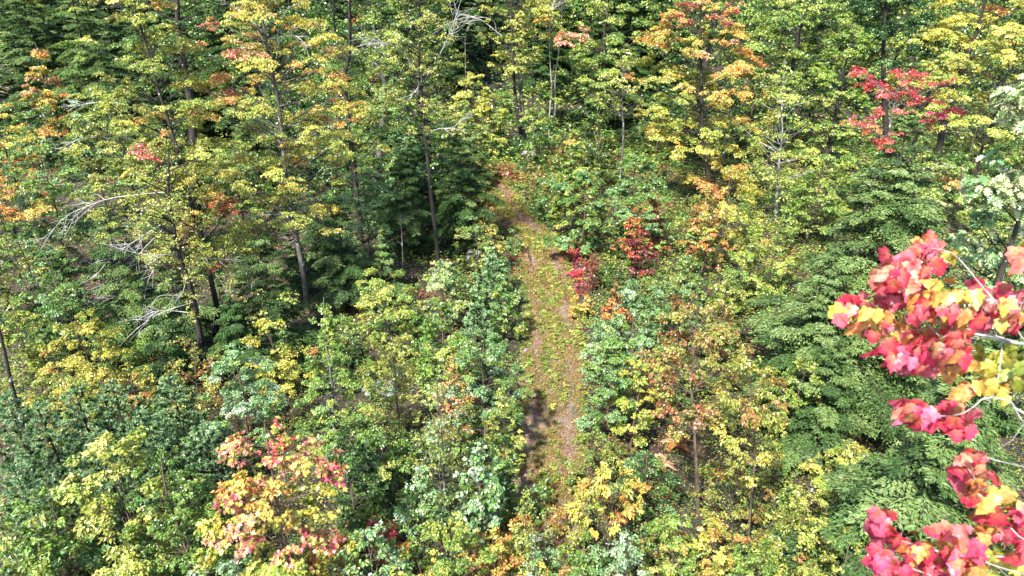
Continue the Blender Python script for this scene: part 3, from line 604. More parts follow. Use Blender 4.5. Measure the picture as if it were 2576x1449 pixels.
BL('birch_sapling', 'tree', 60, 840, 560, 220, "g5 l3", "green sapling at the left edge below the orange maple", cb=780, shape='oval', K=1.9, cr=.12)
BL('birch_sapling', 'tree', 160, 900, 620, 170, "b4 g4", "pale green sapling in front of the dark far left evergreen", cb=800, shape='oval', K=1.2, cr=.12)
HE(215, 430, -140, 300, "H4 g2 h2", "big hemlock behind the peach young maple, upper left", K=1.5, top="H3 v2")
HE(20, 400, -160, 260, "H3 h4", "hemlock in the top left corner with bright shelves of needles", K=1.4, top="H3 v2")
HE(600, 470, 60, 200, "H4 h2 g1", "green hemlock showing between the leaning maple and the orange maple", K=1.3)
BL('maple_sapling', 'tree', 590, 620, 330, 190, "v4 g4", "yellow green sapling between the two tall left maples", cb=560, shape='oval', K=1.6, flat=.4, cr=.13)
BL('maple_sapling', 'tree', 640, 790, 560, 160, "v4 l3", "sparse olive sapling under the big orange maple", cb=760, shape='vase', K=.7, flat=.35, twigs=2, bark='grey')
BL('maple_sapling', 'tree', 690, 880, 690, 200, "V3 l3 v2", "thin leaved sapling at the orange maple's foot", cb=840, shape='vase', K=.6, flat=.4, twigs=2, bark='grey')
BL('birch_tree', 'tree', 90, 1190, 600, 150, "g3 l2", "leaning birch trunk with white patches at the left edge, an orange spray at its top", cb=720, cx=-40, tr=[(75, 1140), (55, 1060), (30, 970), (8, 870), (-12, 780)], bark='bark', rb=.085, shape='round', K=1.2, patches=[(10, 780, 90, "o4 p3")])
# ---- behind the trail's end and centre
for a in [
 ('birch_sapling', 1195, 385, 175, 130, "V7 y2 v2", "bright lime yellow sapling left of the twin birch", dict(K=3, cr=.15)),
 ('birch_sapling', 1245, 400, 235, 100, "v5 y3 g2", "olive yellow bush just left of the twin birch's foot", dict(K=2, cr=.15)),
 ('birch_sapling', 1268, 380, 205, 85, "g6", "small fresh green tree touching the twin birch's left stem", dict(K=2, cr=.18)),
 ('birch_sapling', 1350, 390, 190, 110, "g4 v4", "light green bush right of the twin birch's trunks", dict(K=1.8, cr=.16)),
 ('birch_sapling', 1120, 420, 250, 150, "V4 v4", "pale cream green arching bush left of the trail's far bend", dict(K=1.4, shape='vase', flat=.3, twigs=1)),
 ('birch_sapling', 1000, 500, 130, 130, "g4 b4 v2", "bright green sapling glowing between the forked tree and the black trunk", dict(K=1.8)),
 ('birch_sapling', 935, 430, 150, 110, "g4 v3 o1", "yellow green sapling immediately right of the forked trunk", dict(K=1.8)),
 ('birch_sapling', 1010, 590, 280, 150, "b3 d5", "blue green leafy tree left of the black slender trunk", dict(K=1.6)),
 ('oak_sapling', 920, 690, 380, 150, "b5 g3", "grey green oak sapling against the dark hemlocks, below the forked tree", dict(K=1.4, shape='oval', twigs=1)),
 ('birch_sapling', 1440, 600, 300, 140, "v6 g3 V1", "pointed yellow green birch sapling right of the trail's bend", dict(K=3.6, shape='cone', cr=.14, patches=[(1460, 345, 25, "o3 y2")])),
 ('birch_sapling', 1380, 560, 430, 90, "g5 b3", "low green sapling at the trail's right edge by the bend", dict(K=2)),
 ('birch_sapling', 1470, 650, 420, 180, "b4 g5", "wide blue green birch sapling right of the trail", dict(K=3.4)),
 ('birch_sapling', 1590, 600, 380, 190, "b4 g5", "blue green birch sapling right of the pointed yellow green one", dict(K=3.4)),
 ('birch_sapling', 1640, 640, 450, 140, "g5 b3 v1", "green sapling left of the orange yellow young maple", dict(K=2)),
 ('maple_sapling', 1830, 640, 400, 190, "v5 y3 o1", "yellow green young maple with orange leaf tips, under the large peach maple", dict(K=2, top="y3 o2 v3", patches=[(1790, 480, 30, "o4")])),
 ('maple_sapling', 1780, 700, 450, 130, "o3 u3 v2", "rusty orange young maple above the crimson shrub", dict(K=1.8)),
 ('leafy_shrub', 1640, 640, 465, 100, "u6 l2", "brown rust coloured shrub behind the crimson shrub", dict(K=1.8, shape='cone')),
 ('leafy_shrub', 1615, 705, 575, 95, "k8 r1", "crimson leaved shrub right of the trail", dict(K=1.8, shape='round')),
 ('leafy_shrub', 1592, 660, 540, 60, "r2 u2 o3", "small red orange shrub touching the crimson shrub's upper left", dict(K=1.6, shape='round')),
 ('leafy_shrub', 1492, 740, 625, 40, "k5 u1", "narrow dark red shrub left of the crimson shrub, under the blue green birch", dict(K=1.4)),
 ('leafy_shrub', 1552, 830, 700, 85, "o5 u3 r1", "orange red pointed shrub halfway along the trail's right side", dict(K=1.6, shape='cone')),
 ('leafy_shrub', 1465, 800, 735, 70, "y4 o3", "small yellow orange shrub on the trail's right edge", dict(K=1.5, shape='dome')),
 ('birch_sapling', 1960, 760, 540, 170, "v5 g3", "yellow green sapling below the white trunked birch", dict(K=1.8)),
 ('birch_sapling', 1880, 800, 570, 160, "g4 v4 o1", "mid green sapling left of the tall hemlocks", dict(K=1.7)),
 ('birch_sapling', 2060, 620, 330, 170, "v4 g4", "yellow green tree between the white birch and the hemlock tip", dict(K=1.7, flat=.3)),
 ]:
    n_, x, yb, yt, w_, pal, lab, o_ = a
    cat = 'shrub' if 'shrub' in n_ else 'tree'; BL(n_, cat, x, yb, yt, w_, pal, lab, **o_)
# ---- hemlocks, right
HE(2230, 1010, 250, 560, "H6 h2", "tallest hemlock, its pointed top below the coral red maple", K=1.7, dens=1.6, sprig=.12)  # mostly light needles, so the colour makes this one look sunlit
HE(2090, 1060, 590, 360, "H5 h4", "hemlock left of the tallest one, boughs reaching the rust coloured tree", K=1.6, dens=1.4, sprig=.11)
HE(2330, 1010, 480, 360, "h5 H3", "hemlock behind the red maple leaves, right of the tallest hemlock", K=1.3, dens=1.3, sprig=.12)
HE(2400, 1560, 800, 620, "H5 h4", "nearest hemlock with long feathery boughs, lower right", K=1.5, dens=1.7, sprig=.11, top="H4")
HE(2560, 1400, 700, 420, "h5 H3", "hemlock cut by the right edge behind the red leaves", K=1.3, dens=1.3)
HE(2120, 1180, 830, 300, "h4 H4", "low hemlock in front of the two tall ones, left of the nearest hemlock", K=1.4, dens=1.2)
# ---- right edge broadleaves
BL('oak_tree', 'tree', 2500, 1240, 130, 330, "a6 b2 V1", "pale silvery green oak with long lobed leaves at the right edge", cb=520, cx=2520, shape='round', K=3.6, leaf=.24, tpl=T_OAK, droop=.5, cr=.15, flat=.6, bark='bark', rb=.13, asp=1.0, top="a6")  # pale leaf colour includes the whitish sky reflection on the leaves
BL('oak_tree', 'tree', 2470, 1180, 520, 260, "a4 b3 g2", "lower grey green oak behind the red leaves, below the pale oak", cb=760, cx=2500, shape='round', K=2.6, leaf=.22, tpl=T_OAK, droop=.45, cr=.16, flat=.55, bark='bark', rb=.10, asp=.75)
BL('birch_sapling', 'tree', 2390, 900, 410, 240, "v4 a2 g2", "yellow green leafy tree between the tallest hemlock and the pale oak", cb=640, shape='oval', K=2.0, flat=.4, cr=.11, patches=[(2380, 460, 30, "o2 u2")])
BL('maple_tree', 'tree', 2520, 700, 40, 300, "V4 y3 v3", "light lime yellow tree just above the pale oak at the right edge", cb=330, cx=2500, shape='round', K=2.0, flat=.36, cr=.11, bark='bark')
# ---- shrubs and saplings right of the trail, near
for a in [
 ('birch_sapling', 1600, 940, 690, 190, "b5 w2 g3", "grey green sapling behind the rust coloured tree, right of the trail", dict(K=1.8, shape='oval')),
 ('birch_sapling', 1720, 900, 640, 190, "g4 b3 l2", "fine leaved green sapling above the rust coloured tree", dict(K=1.9)),
 ('birch_sapling', 1810, 960, 690, 170, "l4 v3 g3", "olive sapling between the rust coloured tree and the hemlocks", dict(K=1.8)),
 ('birch_sapling', 1530, 1110, 820, 170, "g4 b5", "dense blue green sapling standing on the trail's right edge", dict(K=2.2, shape='column')),
 ('birch_sapling', 1600, 1130, 870, 140, "v5 y3 g1", "lime yellow sapling left of the rust coloured tree", dict(K=1.8)),
 ('birch_sapling', 1520, 960, 800, 130, "w3 b3 v3", "pale leaved bush touching the trail's right edge at mid height", dict(K=1.8)),
 ('leafy_shrub', 1650, 1060, 830, 120, "u3 r1 l3", "shrub with red orange leaves left of the rust coloured tree's crown", dict(K=1.3, shape='round')),
 ('maple_tree', 1757, 1292, 730, 270, "u4 l5 t2", "rust and olive leaved small tree with dark slim trunk, right of the trail", dict(K=1.5, cb=1060, tr=[(1752, 1180), (1745, 1060), (1740, 980)], shape='oval', bark='twig', rb=.06, droop=.6, flat=.6, top="l5 v3 u2", cr=.09, leaf=.065)),
 ('beech_sapling', 1880, 1385, 880, 220, "v4 l3 y2 u1", "young beech with drooping yellow leaves, dark stem, left of the nearest hemlock", dict(K=1.2, cb=1160, tr=[(1888, 1280), (1900, 1150)], shape='oval', rb=.04, droop=.8, flat=.5, asp=.42, leaf=.085)),
 ('leafy_shrub', 2010, 1150, 900, 160, "v3 g3 l2", "green and yellow bush against the left of the low hemlock", dict(K=1.5)),
 ('leafy_shrub', 1545, 1410, 1160, 200, "y6 v2 o2", "golden yellow shrub with pointed leaves at the trail's lower right", dict(K=1.5, shape='dome', cb=1330, droop=.6, asp=.45, leaf=.11, stems=4, flat=.6)),
 ('leafy_shrub', 1620, 1290, 1120, 170, "d3 g3 b2", "dark green low bush behind the golden yellow shrub", dict(K=1.6)),
 ('leafy_shrub', 1480, 1230, 1080, 130, "l4 g4", "olive green bush at the trail's right edge above the golden shrub", dict(K=1.6)),
 ('leafy_shrub', 1850, 1330, 1170, 190, "l4 u2 v3", "brown and green thicket between the two dark stems", dict(K=1.1, twigs=2)),
 ('leafy_shrub', 1690, 1500, 1290, 190, "g5 v3 o1", "bright green low shrub at the bottom, below the rust tree's trunk", dict(K=1.7)),
 ('leafy_shrub', 1790, 1480, 1320, 170, "v3 y3 o2", "yellow shrub with a few orange leaves at the bottom, left of the beech stem", dict(K=1.6)),
 ('leafy_shrub', 1900, 1570, 1370, 220, "g6 v2", "fresh green shrub at the bottom below the young beech", dict(K=1.7)),
 ('leafy_shrub', 2110, 1400, 1110, 210, "V3 v4 y2", "tall lime green shrub with yellow tips, left of the nearest hemlock", dict(K=1.7, shape='oval')),
 ('leafy_shrub', 2020, 1520, 1230, 220, "l3 v5 u1", "olive twiggy shrub near the bottom, below the low hemlock", dict(K=1.4, twigs=2)),
 ('leafy_shrub', 2130, 1640, 1330, 230, "v5 l3", "olive green many stemmed shrub at the bottom left of the red leaves", dict(K=1.5, twigs=2)),
 ('leafy_shrub', 2330, 1560, 1230, 190, "v4 g3 o1", "long leaved green shrub between the red leaf branches", dict(K=1.3, asp=.35, leaf=.13, droop=.5)),
 ('leafy_shrub', 1570, 1560, 1340, 150, "b4 w4", "pale grey green sapling at the bottom, right of the trail", dict(K=1.6, shape='column')),
 ('leafy_shrub', 1430, 1600, 1400, 150, "g3 b3 o2", "low mixed green shrub growing at the bottom of the trail", dict(K=1.3)),
 ('leafy_shrub', 1320, 1500, 1230, 130, "l4 v3 g2", "thin olive sapling standing in the trail at the bottom", dict(K=.9, shape='cone')),
 ('leafy_shrub', 1340, 1620, 1340, 110, "w3 b4", "pale blue green seedling at the very bottom of the trail", dict(K=1.2, shape='cone')),
 ('leafy_shrub', 1250, 1520, 1330, 170, "o4 y3 v2", "orange and yellow shrub at the trail's lower left end", dict(K=1.4)),
 ]:
    n_, x, yb, yt, w_, pal, lab, o_ = a
    BL(n_, 'shrub' if 'shrub' in n_ else 'tree', x, yb, yt, w_, pal, lab, **o_)
# ---- left of the trail, near
for a in [
 ('leafy_shrub', 1110, 830, 650, 190, "a3 V2 v3 b2", "pale green leafy shrub just below the black slender trunk's foot", dict(K=1.8)),
 ('leafy_shrub', 975, 900, 665, 200, "V3 v5 g2", "yellow green shrub below the small light hemlock", dict(K=1.5)),
 ('birch_sapling', 1270, 860, 680, 110, "g4 b3 v2", "light green sapling hugging the trail's left edge", dict(K=2, shape='column')),
 ('leafy_shrub', 1200, 700, 540, 130, "g3 b2 l3", "low green bush left of the trail's bend", dict(K=1.8)),
 ('leafy_shrub', 1215, 620, 440, 75, "y5 o2 v2", "yellow bush at the left edge of the trail's bend", dict(K=1.8)),
 ('leafy_shrub', 1268, 450, 408, 80, "k4 u3 t1", "brownish red brush where the trail disappears at its far end", dict(K=1.6, shape='dome')),
 ('leafy_shrub', 1345, 500, 400, 70, "u4 l3 g1", "brown and olive brush right of the trail's far end", dict(K=1.4)),
 ('leafy_shrub', 1215, 470, 400, 60, "l3 g3 u1", "olive brush left of the trail's far end", dict(K=1.4)),
 ('leafy_shrub', 1290, 640, 570, 60, "b4 g3", "small blue green seedling growing in the trail's bend", dict(K=1.4, shape='cone')),
 ('leafy_shrub', 1240, 690, 560, 70, "l4 y2", "olive bush on the trail's left side below the bend", dict(K=1.6)),
 ('birch_sapling', 1115, 1060, 735, 190, "g6 v3", "bright green sapling with large round leaves, centre left", dict(K=1.8, leaf=.10)),
 ('birch_sapling', 1215, 1130, 790, 190, "b4 g4 w1", "blue green sapling between the bright green one and the trail", dict(K=2.1)),
 ('leafy_shrub', 1140, 1140, 880, 110, "o3 t2 g2", "peach brown patch of a sapling in front of the bright green one", dict(K=1.0)),
 ('leafy_shrub', 1270, 1210, 960, 100, "v4 g3 y2", "yellow green bush along the trail's left edge, lower middle", dict(K=1.9)),
 ('birch_sapling', 1120, 1300, 930, 180, "l3 g3 w1", "thin stemmed birch sapling with grey stem, half bare, left of the trail", dict(K=.7, bark='grey', twigs=1, tr=[(1115, 1150), (1098, 960)])),
 ('leafy_shrub', 1000, 1090, 830, 170, "l4 v3", "sparse olive bush over the dark gap, centre left", dict(K=1.1, twigs=1)),
 ('birch_sapling', 820, 1240, 740, 250, "g5 v3 b1", "tall pointed green birch sapling behind the pink topped maple", dict(K=2.0, shape='cone', cr=.11, bark='grey', patches=[(760, 870, 40, "o3 y2")])),
 ('maple_sapling', 700, 1010, 800, 190, "y6 v3", "golden yellow young maple left of the tall pointed birch", dict(K=1.9)),
 ('birch_sapling', 600, 1160, 850, 210, "b5 w3 g2", "silvery blue green birch sapling left of the golden young maple", dict(K=2.0, shape='oval')),
 ('maple_sapling', 215, 1010, 790, 200, "y4 v5", "bright yellow green young maple in the left middle", dict(K=1.8, patches=[(200, 880, 60, "y5")])),
 ('maple_sapling', 150, 1120, 870, 230, "y5 v2 o2", "golden shrub like maple below the bright yellow green one", dict(K=1.2)),
 ('birch_sapling', 170, 1180, 930, 150, "v4 g4", "lime green sapling in front of the young pines, far left", dict(K=1.5)),
 ('leafy_shrub', 60, 1010, 770, 180, "l3 v3 g2", "olive green bush beside the leaning birch trunk", dict(K=1.6)),
 ('leafy_shrub', 330, 1060, 900, 150, "y3 o2 v2", "small yellow leaved bush above the young pines", dict(K=1.0)),
 ('leafy_shrub', 480, 1080, 850, 170, "l3 V2 u2", "sparse brown and cream bush under the leaning maple's foot", dict(K=.9, twigs=2)),
 ('leafy_shrub', 870, 980, 790, 160, "v3 g3 l2", "twiggy yellow green bush between the pointed birch and the hemlocks", dict(K=1.1, twigs=1)),
 ('leafy_shrub', 880, 1370, 1090, 170, "d4 g2", "dark green shaded bush right of the pink topped maple", dict(K=1.6)),
 ('leafy_shrub', 950, 1280, 1050, 200, "g4 d3 v1", "mid green bush between the pointed birch and the half bare sapling", dict(K=1.7)),
 ('leafy_shrub', 1190, 1400, 1110, 150, "w3 b5 g2", "pale mint shrub with large round leaves left of the trail", dict(K=1.8, leaf=.12, asp=.85)),
 ('leafy_shrub', 1060, 1450, 1170, 160, "g3 b3 w1", "green many stemmed bush left of the pale mint shrub", dict(K=1.4, stems=3)),
 ('leafy_shrub', 1250, 1330, 1080, 90, "d4 g3", "dark green narrow bush between the pale mint shrub and the trail", dict(K=1.7)),
 ('leafy_shrub', 1140, 1560, 1290, 200, "v4 g4", "yellow green shrub at the bottom below the pale mint shrub", dict(K=1.8)),
 ('leafy_shrub', 1060, 1680, 1390, 240, "v4 y3 o2 g2", "mixed yellow and orange leafed shrub at the bottom centre left", dict(K=1.6)),
 ('leafy_shrub', 930, 1650, 1330, 220, "b4 w2 g3", "pale blue green shrub at the bottom left of the centre", dict(K=1.7, leaf=.085)),
 ('leafy_shrub', 830, 1600, 1330, 160, "o4 y3 r1", "orange leaved shrub at the pink topped maple's lower right", dict(K=1.5)),
 ('leafy_shrub', 960, 1430, 1290, 90, "r4 m2 u2", "dark red low shrub among the ferns", dict(K=1.1)),
 ('leafy_shrub', 320, 1490, 1110, 330, "V4 v5", "large lime yellow shrub of pointed leaves, lower left", dict(K=1.8, shape='dome', leaf=.095, cb=1480, stems=4)),
 ('leafy_shrub', 440, 1500, 1120, 210, "g5 d2", "dark green shrub behind the lime yellow shrub's right side", dict(K=1.7)),
 ('leafy_shrub', 120, 1480, 1200, 270, "g5 b2 v1", "mid green shrub in the lower left corner", dict(K=1.8, leaf=.09)),
 ('leafy_shrub', 40, 1570, 1330, 240, "g5 v4", "bright green broad leaved shrub in the bottom left corner", dict(K=1.8, leaf=.11)),
 ('leafy_shrub', 520, 1600, 1370, 230, "b4 g3 w2", "blue green shrub at the bottom, left of the pink topped maple", dict(K=1.7, leaf=.09)),
 ('leafy_shrub', 300, 1620, 1440, 260, "v3 g5 b1", "green shrub on the bottom edge below the lime yellow one", dict(K=1.5, leaf=.09)),
 ('leafy_shrub', 450, 1250, 1090, 150, "g5 b3", "light green bush behind the pointed pines' right end", dict(K=1.6)),
 ]:
    n_, x, yb, yt, w_, pal, lab, o_ = a
    BL(n_, 'shrub' if 'shrub' in n_ else 'tree', x, yb, yt, w_, pal, lab, **o_)
# seedlings on the lower trail
for x, y, hh, pal, lab in [(1290, 1300, 60, "v4 g3", "small yellow green seedling at the trail's lower left edge"), (1345, 1290, 75, "g4 b2", "green seedling in the middle of the lower trail"), (1400, 1330, 60, "v4 o2", "seedling with yellow and orange leaves on the lower trail"),
    (1300, 1380, 80, "o4 y2 v2", "orange seedling on the lower trail's left side"), (1440, 1370, 70, "l4 v3", "olive seedling at the lower trail's right edge"), (1370, 1410, 80, "b4 w2", "pale blue green seedling in the middle of the bottom trail"), (1270, 1440, 90, "u3 o3 v2", "rusty seedling at the bottom left of the trail"),
    (1420, 1450, 90, "g4 v3", "bright green seedling on the bottom edge of the trail"), (1330, 1470, 90, "y3 v4", "lime seedling on the bottom edge, left part of the trail"), (1480, 1440, 100, "b4 g3", "blue green seedling right of the bottom trail"), (1375, 1235, 40, "g3 l3", "tiny green tuft in the middle of the trail above the seedlings")]:
    BL('seedling', 'seedling', x, y+25, y-hh, hh*1.25, pal, lab, K=1.4, shape='dome', cr=.22, stems=2, cl=14)
# the pink topped maple
BL('maple_tree', 'tree', 690, 1640, 1030, 340, "v5 y5", "young maple with pink and orange leaves over yellow green ones, bottom left of centre", cb=1560, cx=695, shape='oval', K=1.9, leaf=.088, tpl=T_MAP, asp=.9, flat=.28, cr=.12, droop=.15,
   top="p5 o2 m1", topf=.30, bark='twig', patches=[(590, 1150, 50, "p5"), (700, 1060, 50, "p4 m1"), (740, 1150, 60, "p4 o1"), (650, 1230, 60, "o3 p2"), (700, 1270, 50, "o4"), (620, 1320, 40, "p4"), (770, 1340, 50, "p4 o2"), (630, 1360, 35, "p3 o1")])
# young pines, lower left
for x, yb, yt, w_, lab in [(300, 1210, 960, 230, "blue green young pine in the middle of the pine thicket"), (440, 1180, 940, 200, "young pine at the pine thicket's right end"), (210, 1230, 970, 200, "young pine just right of the leaning birch trunk"),
    (120, 1290, 1010, 210, "young pine touching the foot of the leaning birch"), (370, 1270, 1030, 220, "young pine at the front of the pine thicket, behind the lime yellow shrub"), (60, 1420, 1160, 190, "young pine left of and below the leaning birch's foot"),
    (40, 1230, 980, 150, "dark young pine behind the leaning birch trunk"), (260, 1330, 1080, 200, "young pine above the lime yellow shrub's left shoulder"), (520, 1260, 1060, 170, "small young pine below the silvery birch sapling"),
    (1240, 800, 640, 130, "soft green young pine beside the trail's left edge"), (1200, 900, 760, 130, "dark young pine below the soft green one beside the trail"), (920, 1330, 1110, 160, "shaded young pine right of the pink topped maple's crown"), (1255, 1300, 1150, 90, "small dark pine between the pale mint shrub and the trail")]:
    pine(x, yb, yt, w_, "n5 d1", lab, K=1.3)
# ferns
for i, (x, y, s_, pal, lab) in enumerate([(935, 1335, .7, "y3 o1", "tallest straw yellow fern right of the pink topped maple"), (905, 1350, .55, "o3 u2", "rust orange fern left of the tallest yellow fern"), (985, 1310, .5, "r2 u3", "reddish brown fern above the tallest yellow fern"),
    (1010, 1420, .6, "o3 u3", "brown orange fern near the bottom, left of centre"), (985, 1475, .5, "u4", "dull brown fern on the bottom edge beside the blue green shrub"), (870, 1400, .5, "r3 u2", "dark red fern under the pink topped maple's right side"),
    (1470, 790, .55, "y4 o2", "golden fern on the trail's right edge"), (1440, 700, .5, "m2 r2", "wine red fern patch right of the trail"), (1700, 1130, .6, "o2 u4 t2", "pinkish brown fern at the left of the rust coloured tree's trunk"), (1660, 1180, .5, "u4 t2", "dull brown fern below the pinkish one")]):
    fern(x, y, s_, pal, lab)
# rocks, stump, dead poles, fallen logs
def rock(x, y, s_, label, flat=.6):
    B = ground_at(x, y); r = np.random.default_rng(int(x)); n1, n2 = 14, 9; V = []
    for i in range(n2):
        for j in range(n1):
            a = j*2*math.pi/n1; b = math.pi*i/(n2-1); k = 1 + .22*math.sin(2*a+b*3+x) + .14*math.sin(4*a-b*2) + r.normal(0, .05)
            V.append([math.cos(a)*math.sin(b)*s_*k, math.sin(a)*math.sin(b)*s_*k*.8, math.cos(b)*s_*flat*k+s_*flat*.35])
    i = np.arange(n2-1)[:, None]*n1; j = np.arange(n1)[None]; j2 = (j+1) % n1
    o = mk('rock', V, np.stack([i+j, i+n1+j, i+n1+j2, i+j2], -1).reshape(-1, 4), M['rock']); o.location = tuple(B); o['label'] = label; o['category'] = 'rock'
rock(1195, 650, .55, "pale grey boulder left of the trail near the black slender trunk"); rock(958, 985, .62, "flat mauve grey rock in the clearing between the pointed birch and the bright green sapling", .35)
rock(1322, 885, .14, "small white stone on the trail's left edge at mid height"); rock(1326, 960, .10, "tiny pale stone on the trail's left edge, below the small white stone"); rock(1408, 1190, .10, "small tan stone in the middle of the lower trail"); rock(1330, 395, .7, "white rock half hidden by bushes at the far end of the trail")
def pole(name, label, cat, pts, Yoff, r0, mat, part=None):
    B = ground_at(*pts[0]); t = Tubes(); P = np.array([[0, 0, -.1]]+[at_plane(a, b, B[1]+Yoff)-B for a, b in pts[1:]]); c = curve(P, 9); t.add(c, np.linspace(r0, r0*.35, 9), 6)
    r = np.random.default_rng(int(pts[0][0]))
    for _ in range(6):
        j = r.integers(3, 8); e = c[j]+r.normal(0, 1, 3)*np.array([.5, .5, .2])*np.linalg.norm(c[-1]-c[0])*.16; t.add([c[j], (c[j]+e)/2+[0, 0, .02], e], [r0*.4, r0*.3, r0*.12], 4)
    o = t.build(name, M[mat]); o.location = tuple(B); o['label'] = label; o['category'] = cat
pole('dead_sapling', 'thin bare dead pole rising from the small light hemlock', 'dead tree', [(1015, 730), (1013, 640), (1008, 540)], 0, .035, 'grey')
pole('dead_sapling', 'thin leafless grey stem left of the half bare birch sapling', 'dead tree', [(1110, 1330), (1106, 1200), (1100, 1000)], 0, .02, 'grey')
pole('dead_tree', 'bare silver trunk in front of the dark gap at top centre', 'dead tree', [(1341, 330), (1340, 180), (1339, 60)], 0, .08, 'grey')
pole('dead_tree', 'thin pale snag left of the twin birch against the dark woods', 'dead tree', [(1172, 320), (1171, 180), (1170, 90)], 0, .07, 'grey')
def log(x0, y0, x1, y1, rr, label):
    a, b = ground_at(x0, y0), ground_at(x1, y1); t = Tubes(); c = curve([a*0+[0, 0, rr*.8], (b-a)*.5+[0, 0, rr*1.1], (b-a)+[0, 0, rr*.8]], 8); t.add(c, np.linspace(rr, rr*.7, 8), 10)
    o = t.build('fallen_log', M['bark']); o.location = tuple(a); o['label'] = label; o['category'] = 'log'
log(1745, 345, 1900, 330, .3, 'dark fallen log behind the large peach topped maple'); log(1990, 1250, 2080, 1235, .12, 'dark fallen log under the low hemlock')
def stump(x, y, label):
    B = ground_at(x, y); r = np.random.default_rng(5); t = Tubes(); t.add([[0, 0, -.1], [0, 0, .12], [.02, 0, .5], [.03, .01, .85]], [.30, .21, .17, .12], 12)
    th = thing('tree_stump', label, 'stump', B); t.build('stump_base', M['twig'], th)
    t2 = Tubes()
    for k in range(9):
        a = r.uniform(0, 6.28); t2.add([[.1*math.cos(a), .1*math.sin(a), .7], [.13*math.cos(a), .13*math.sin(a), .95+r.uniform(0, .35)]], [.04, .008], 4)
    t2.build('splinters', M['twig'], th)
stump(18, 1190, 'broken rotten stump at the left edge beside the leaning birch trunk')

# ================================================================== FILLERS: woods behind and young growth between, darker greens painting the shaded gaps
placed = [(o.location.x, o.location.y) for o in C.objects if o.parent is None and o.type == 'EMPTY']
def scatter(n, x0, x1, y0, y1, dmin, seed, tdmin=.9):
    r = np.random.default_rng(seed); out = []
    for _ in range(n*60):
        x, y = r.uniform(x0, x1), r.uniform(y0, y1); p = ground_at(x, y)
        if trail_d(p)[0] < tdmin: continue
        dm = dmin*(.5+p[1]/40)
        if all((p[0]-a)**2+(p[1]-b)**2 > dm*dm for a, b in placed): out.append((x, y, p)); placed.append((p[0], p[1]))
        if len(out) >= n: break
    return out
def far_tree(n, x0, x1, Y0, Y1, seed, kind, pal, lab, grp, hmin=12, hmax=19, wd=(5.5, 8.5), K=1.6, cbf=.12):
    r = np.random.default_rng(seed)
    for i in range(n):
        Y = r.uniform(Y0, Y1); u = x0+(x1-x0)*(i+r.uniform(.1, .9))/n; X = (u-CX)/F*(Y*cp+4); B = np.array([X, Y, float(terr(X, Y))]); h = r.uniform(hmin, hmax)
        if kind == 'h': hemlock(u, 0, h, r.uniform(*wd), pal, lab, grp, base=B, K=K, seed=seed*50+i, dens=.7)
        else: broadleaf('broadleaf_tree', 'tree', u, 0, h, r.uniform(*wd), pal, lab, grp, base=B, cb=h*cbf, K=K, seed=seed*50+i, bark='bark', shape='oval', flat=.4, cr=.14, lmin=6.6)
far_tree(14, -50, 620, 60, 90, 11, 'h', "h4 H4 d2", 'dark evergreen in the deep woods along the upper left', 'evergreens in the upper left woods')
far_tree(12, 640, 1500, 80, 100, 12, 'h', "h6 d2", 'very dark shaded evergreen far behind the twin birch at top centre', 'shaded evergreens behind the trail')
far_tree(9, 1420, 1700, 64, 92, 13, 'h', "h3 d3 H2", 'dark evergreen in the woods right of the twin birch', 'evergreens right of the twin birch')
far_tree(14, 1380, 2100, 62, 100, 14, 'b', "g4 d4 v2", 'green and yellow tree in the woods along the top, right of centre', 'far broadleaf trees top right of centre', K=1.1)
far_tree(14, 2000, 2650, 58, 95, 15, 'b', "g4 v3 d3", 'yellow green tree in the woods behind the dark oak, upper right', 'far broadleaf trees upper right', K=1.1)
far_tree(12, 500, 1150, 58, 85, 16, 'b', "g3 d5 v1", 'green tree in the woods behind the tall maples, top left of centre', 'far broadleaf trees top left of centre', K=1.1)
far_tree(26, -150, 2750, 100, 118, 17, 'h', "h5 d3", 'hazy evergreen in the farthest rank of the woods', 'farthest rank of trees', hmin=15, hmax=21, wd=(7, 10), K=1.0)
far_tree(24, -150, 2750, 118, 138, 18, 'b', "g4 d4", 'broad green tree at the very back of the woods', 'rear rank of trees', hmin=16, hmax=22, wd=(9, 12), K=.9, cbf=.15)
def young(n, x0, x1, y0, y1, h, w_, pal, lab, grp, seed, dmin=1.0, K=1.5, kind='leafy_shrub', **kw):
    r = np.random.default_rng(seed)
    for i, (x, y, p) in enumerate(scatter(n, x0, x1, y0, y1, dmin, seed)):
        hh = r.uniform(*h)*(.6+p[1]/60); ww = r.uniform(*w_)*(.6+p[1]/60)
        if kind == 'h': hemlock(x, y, hh, ww, pal, lab, grp, base=p, K=K, seed=seed*70+i)
        else: broadleaf(kind, 'shrub' if 'shrub' in kind else 'tree', x, y, hh, ww, pal, lab, grp, base=p, K=K, seed=seed*70+i, shape='oval', cr=.15, **kw)
young(16, 0, 700, 330, 640, (2.5, 5), (2, 3.4), "g3 d5 l1", 'young green broadleaf tree in the dense growth behind the leaning maple', 'young trees behind the leaning maple', 31, kind='young_tree')
young(14, 700, 1180, 330, 600, (2.5, 5), (2, 3.2), "g3 d5", 'green sapling in the dense growth around the forked dark trunk', 'young trees around the forked trunk', 32, kind='young_tree')
young(18, 1330, 2050, 290, 470, (2.5, 5.5), (2.2, 3.6), "d6 g2 l1", 'young green tree in the growth behind the right side birch saplings', 'young trees behind the right side saplings', 33, kind='young_tree')
young(12, 2000, 2600, 330, 620, (3, 6), (2.2, 3.6), "g4 d4 v1", 'young yellow green tree behind the right side hemlocks', 'young trees behind the right hemlocks', 34, kind='young_tree')
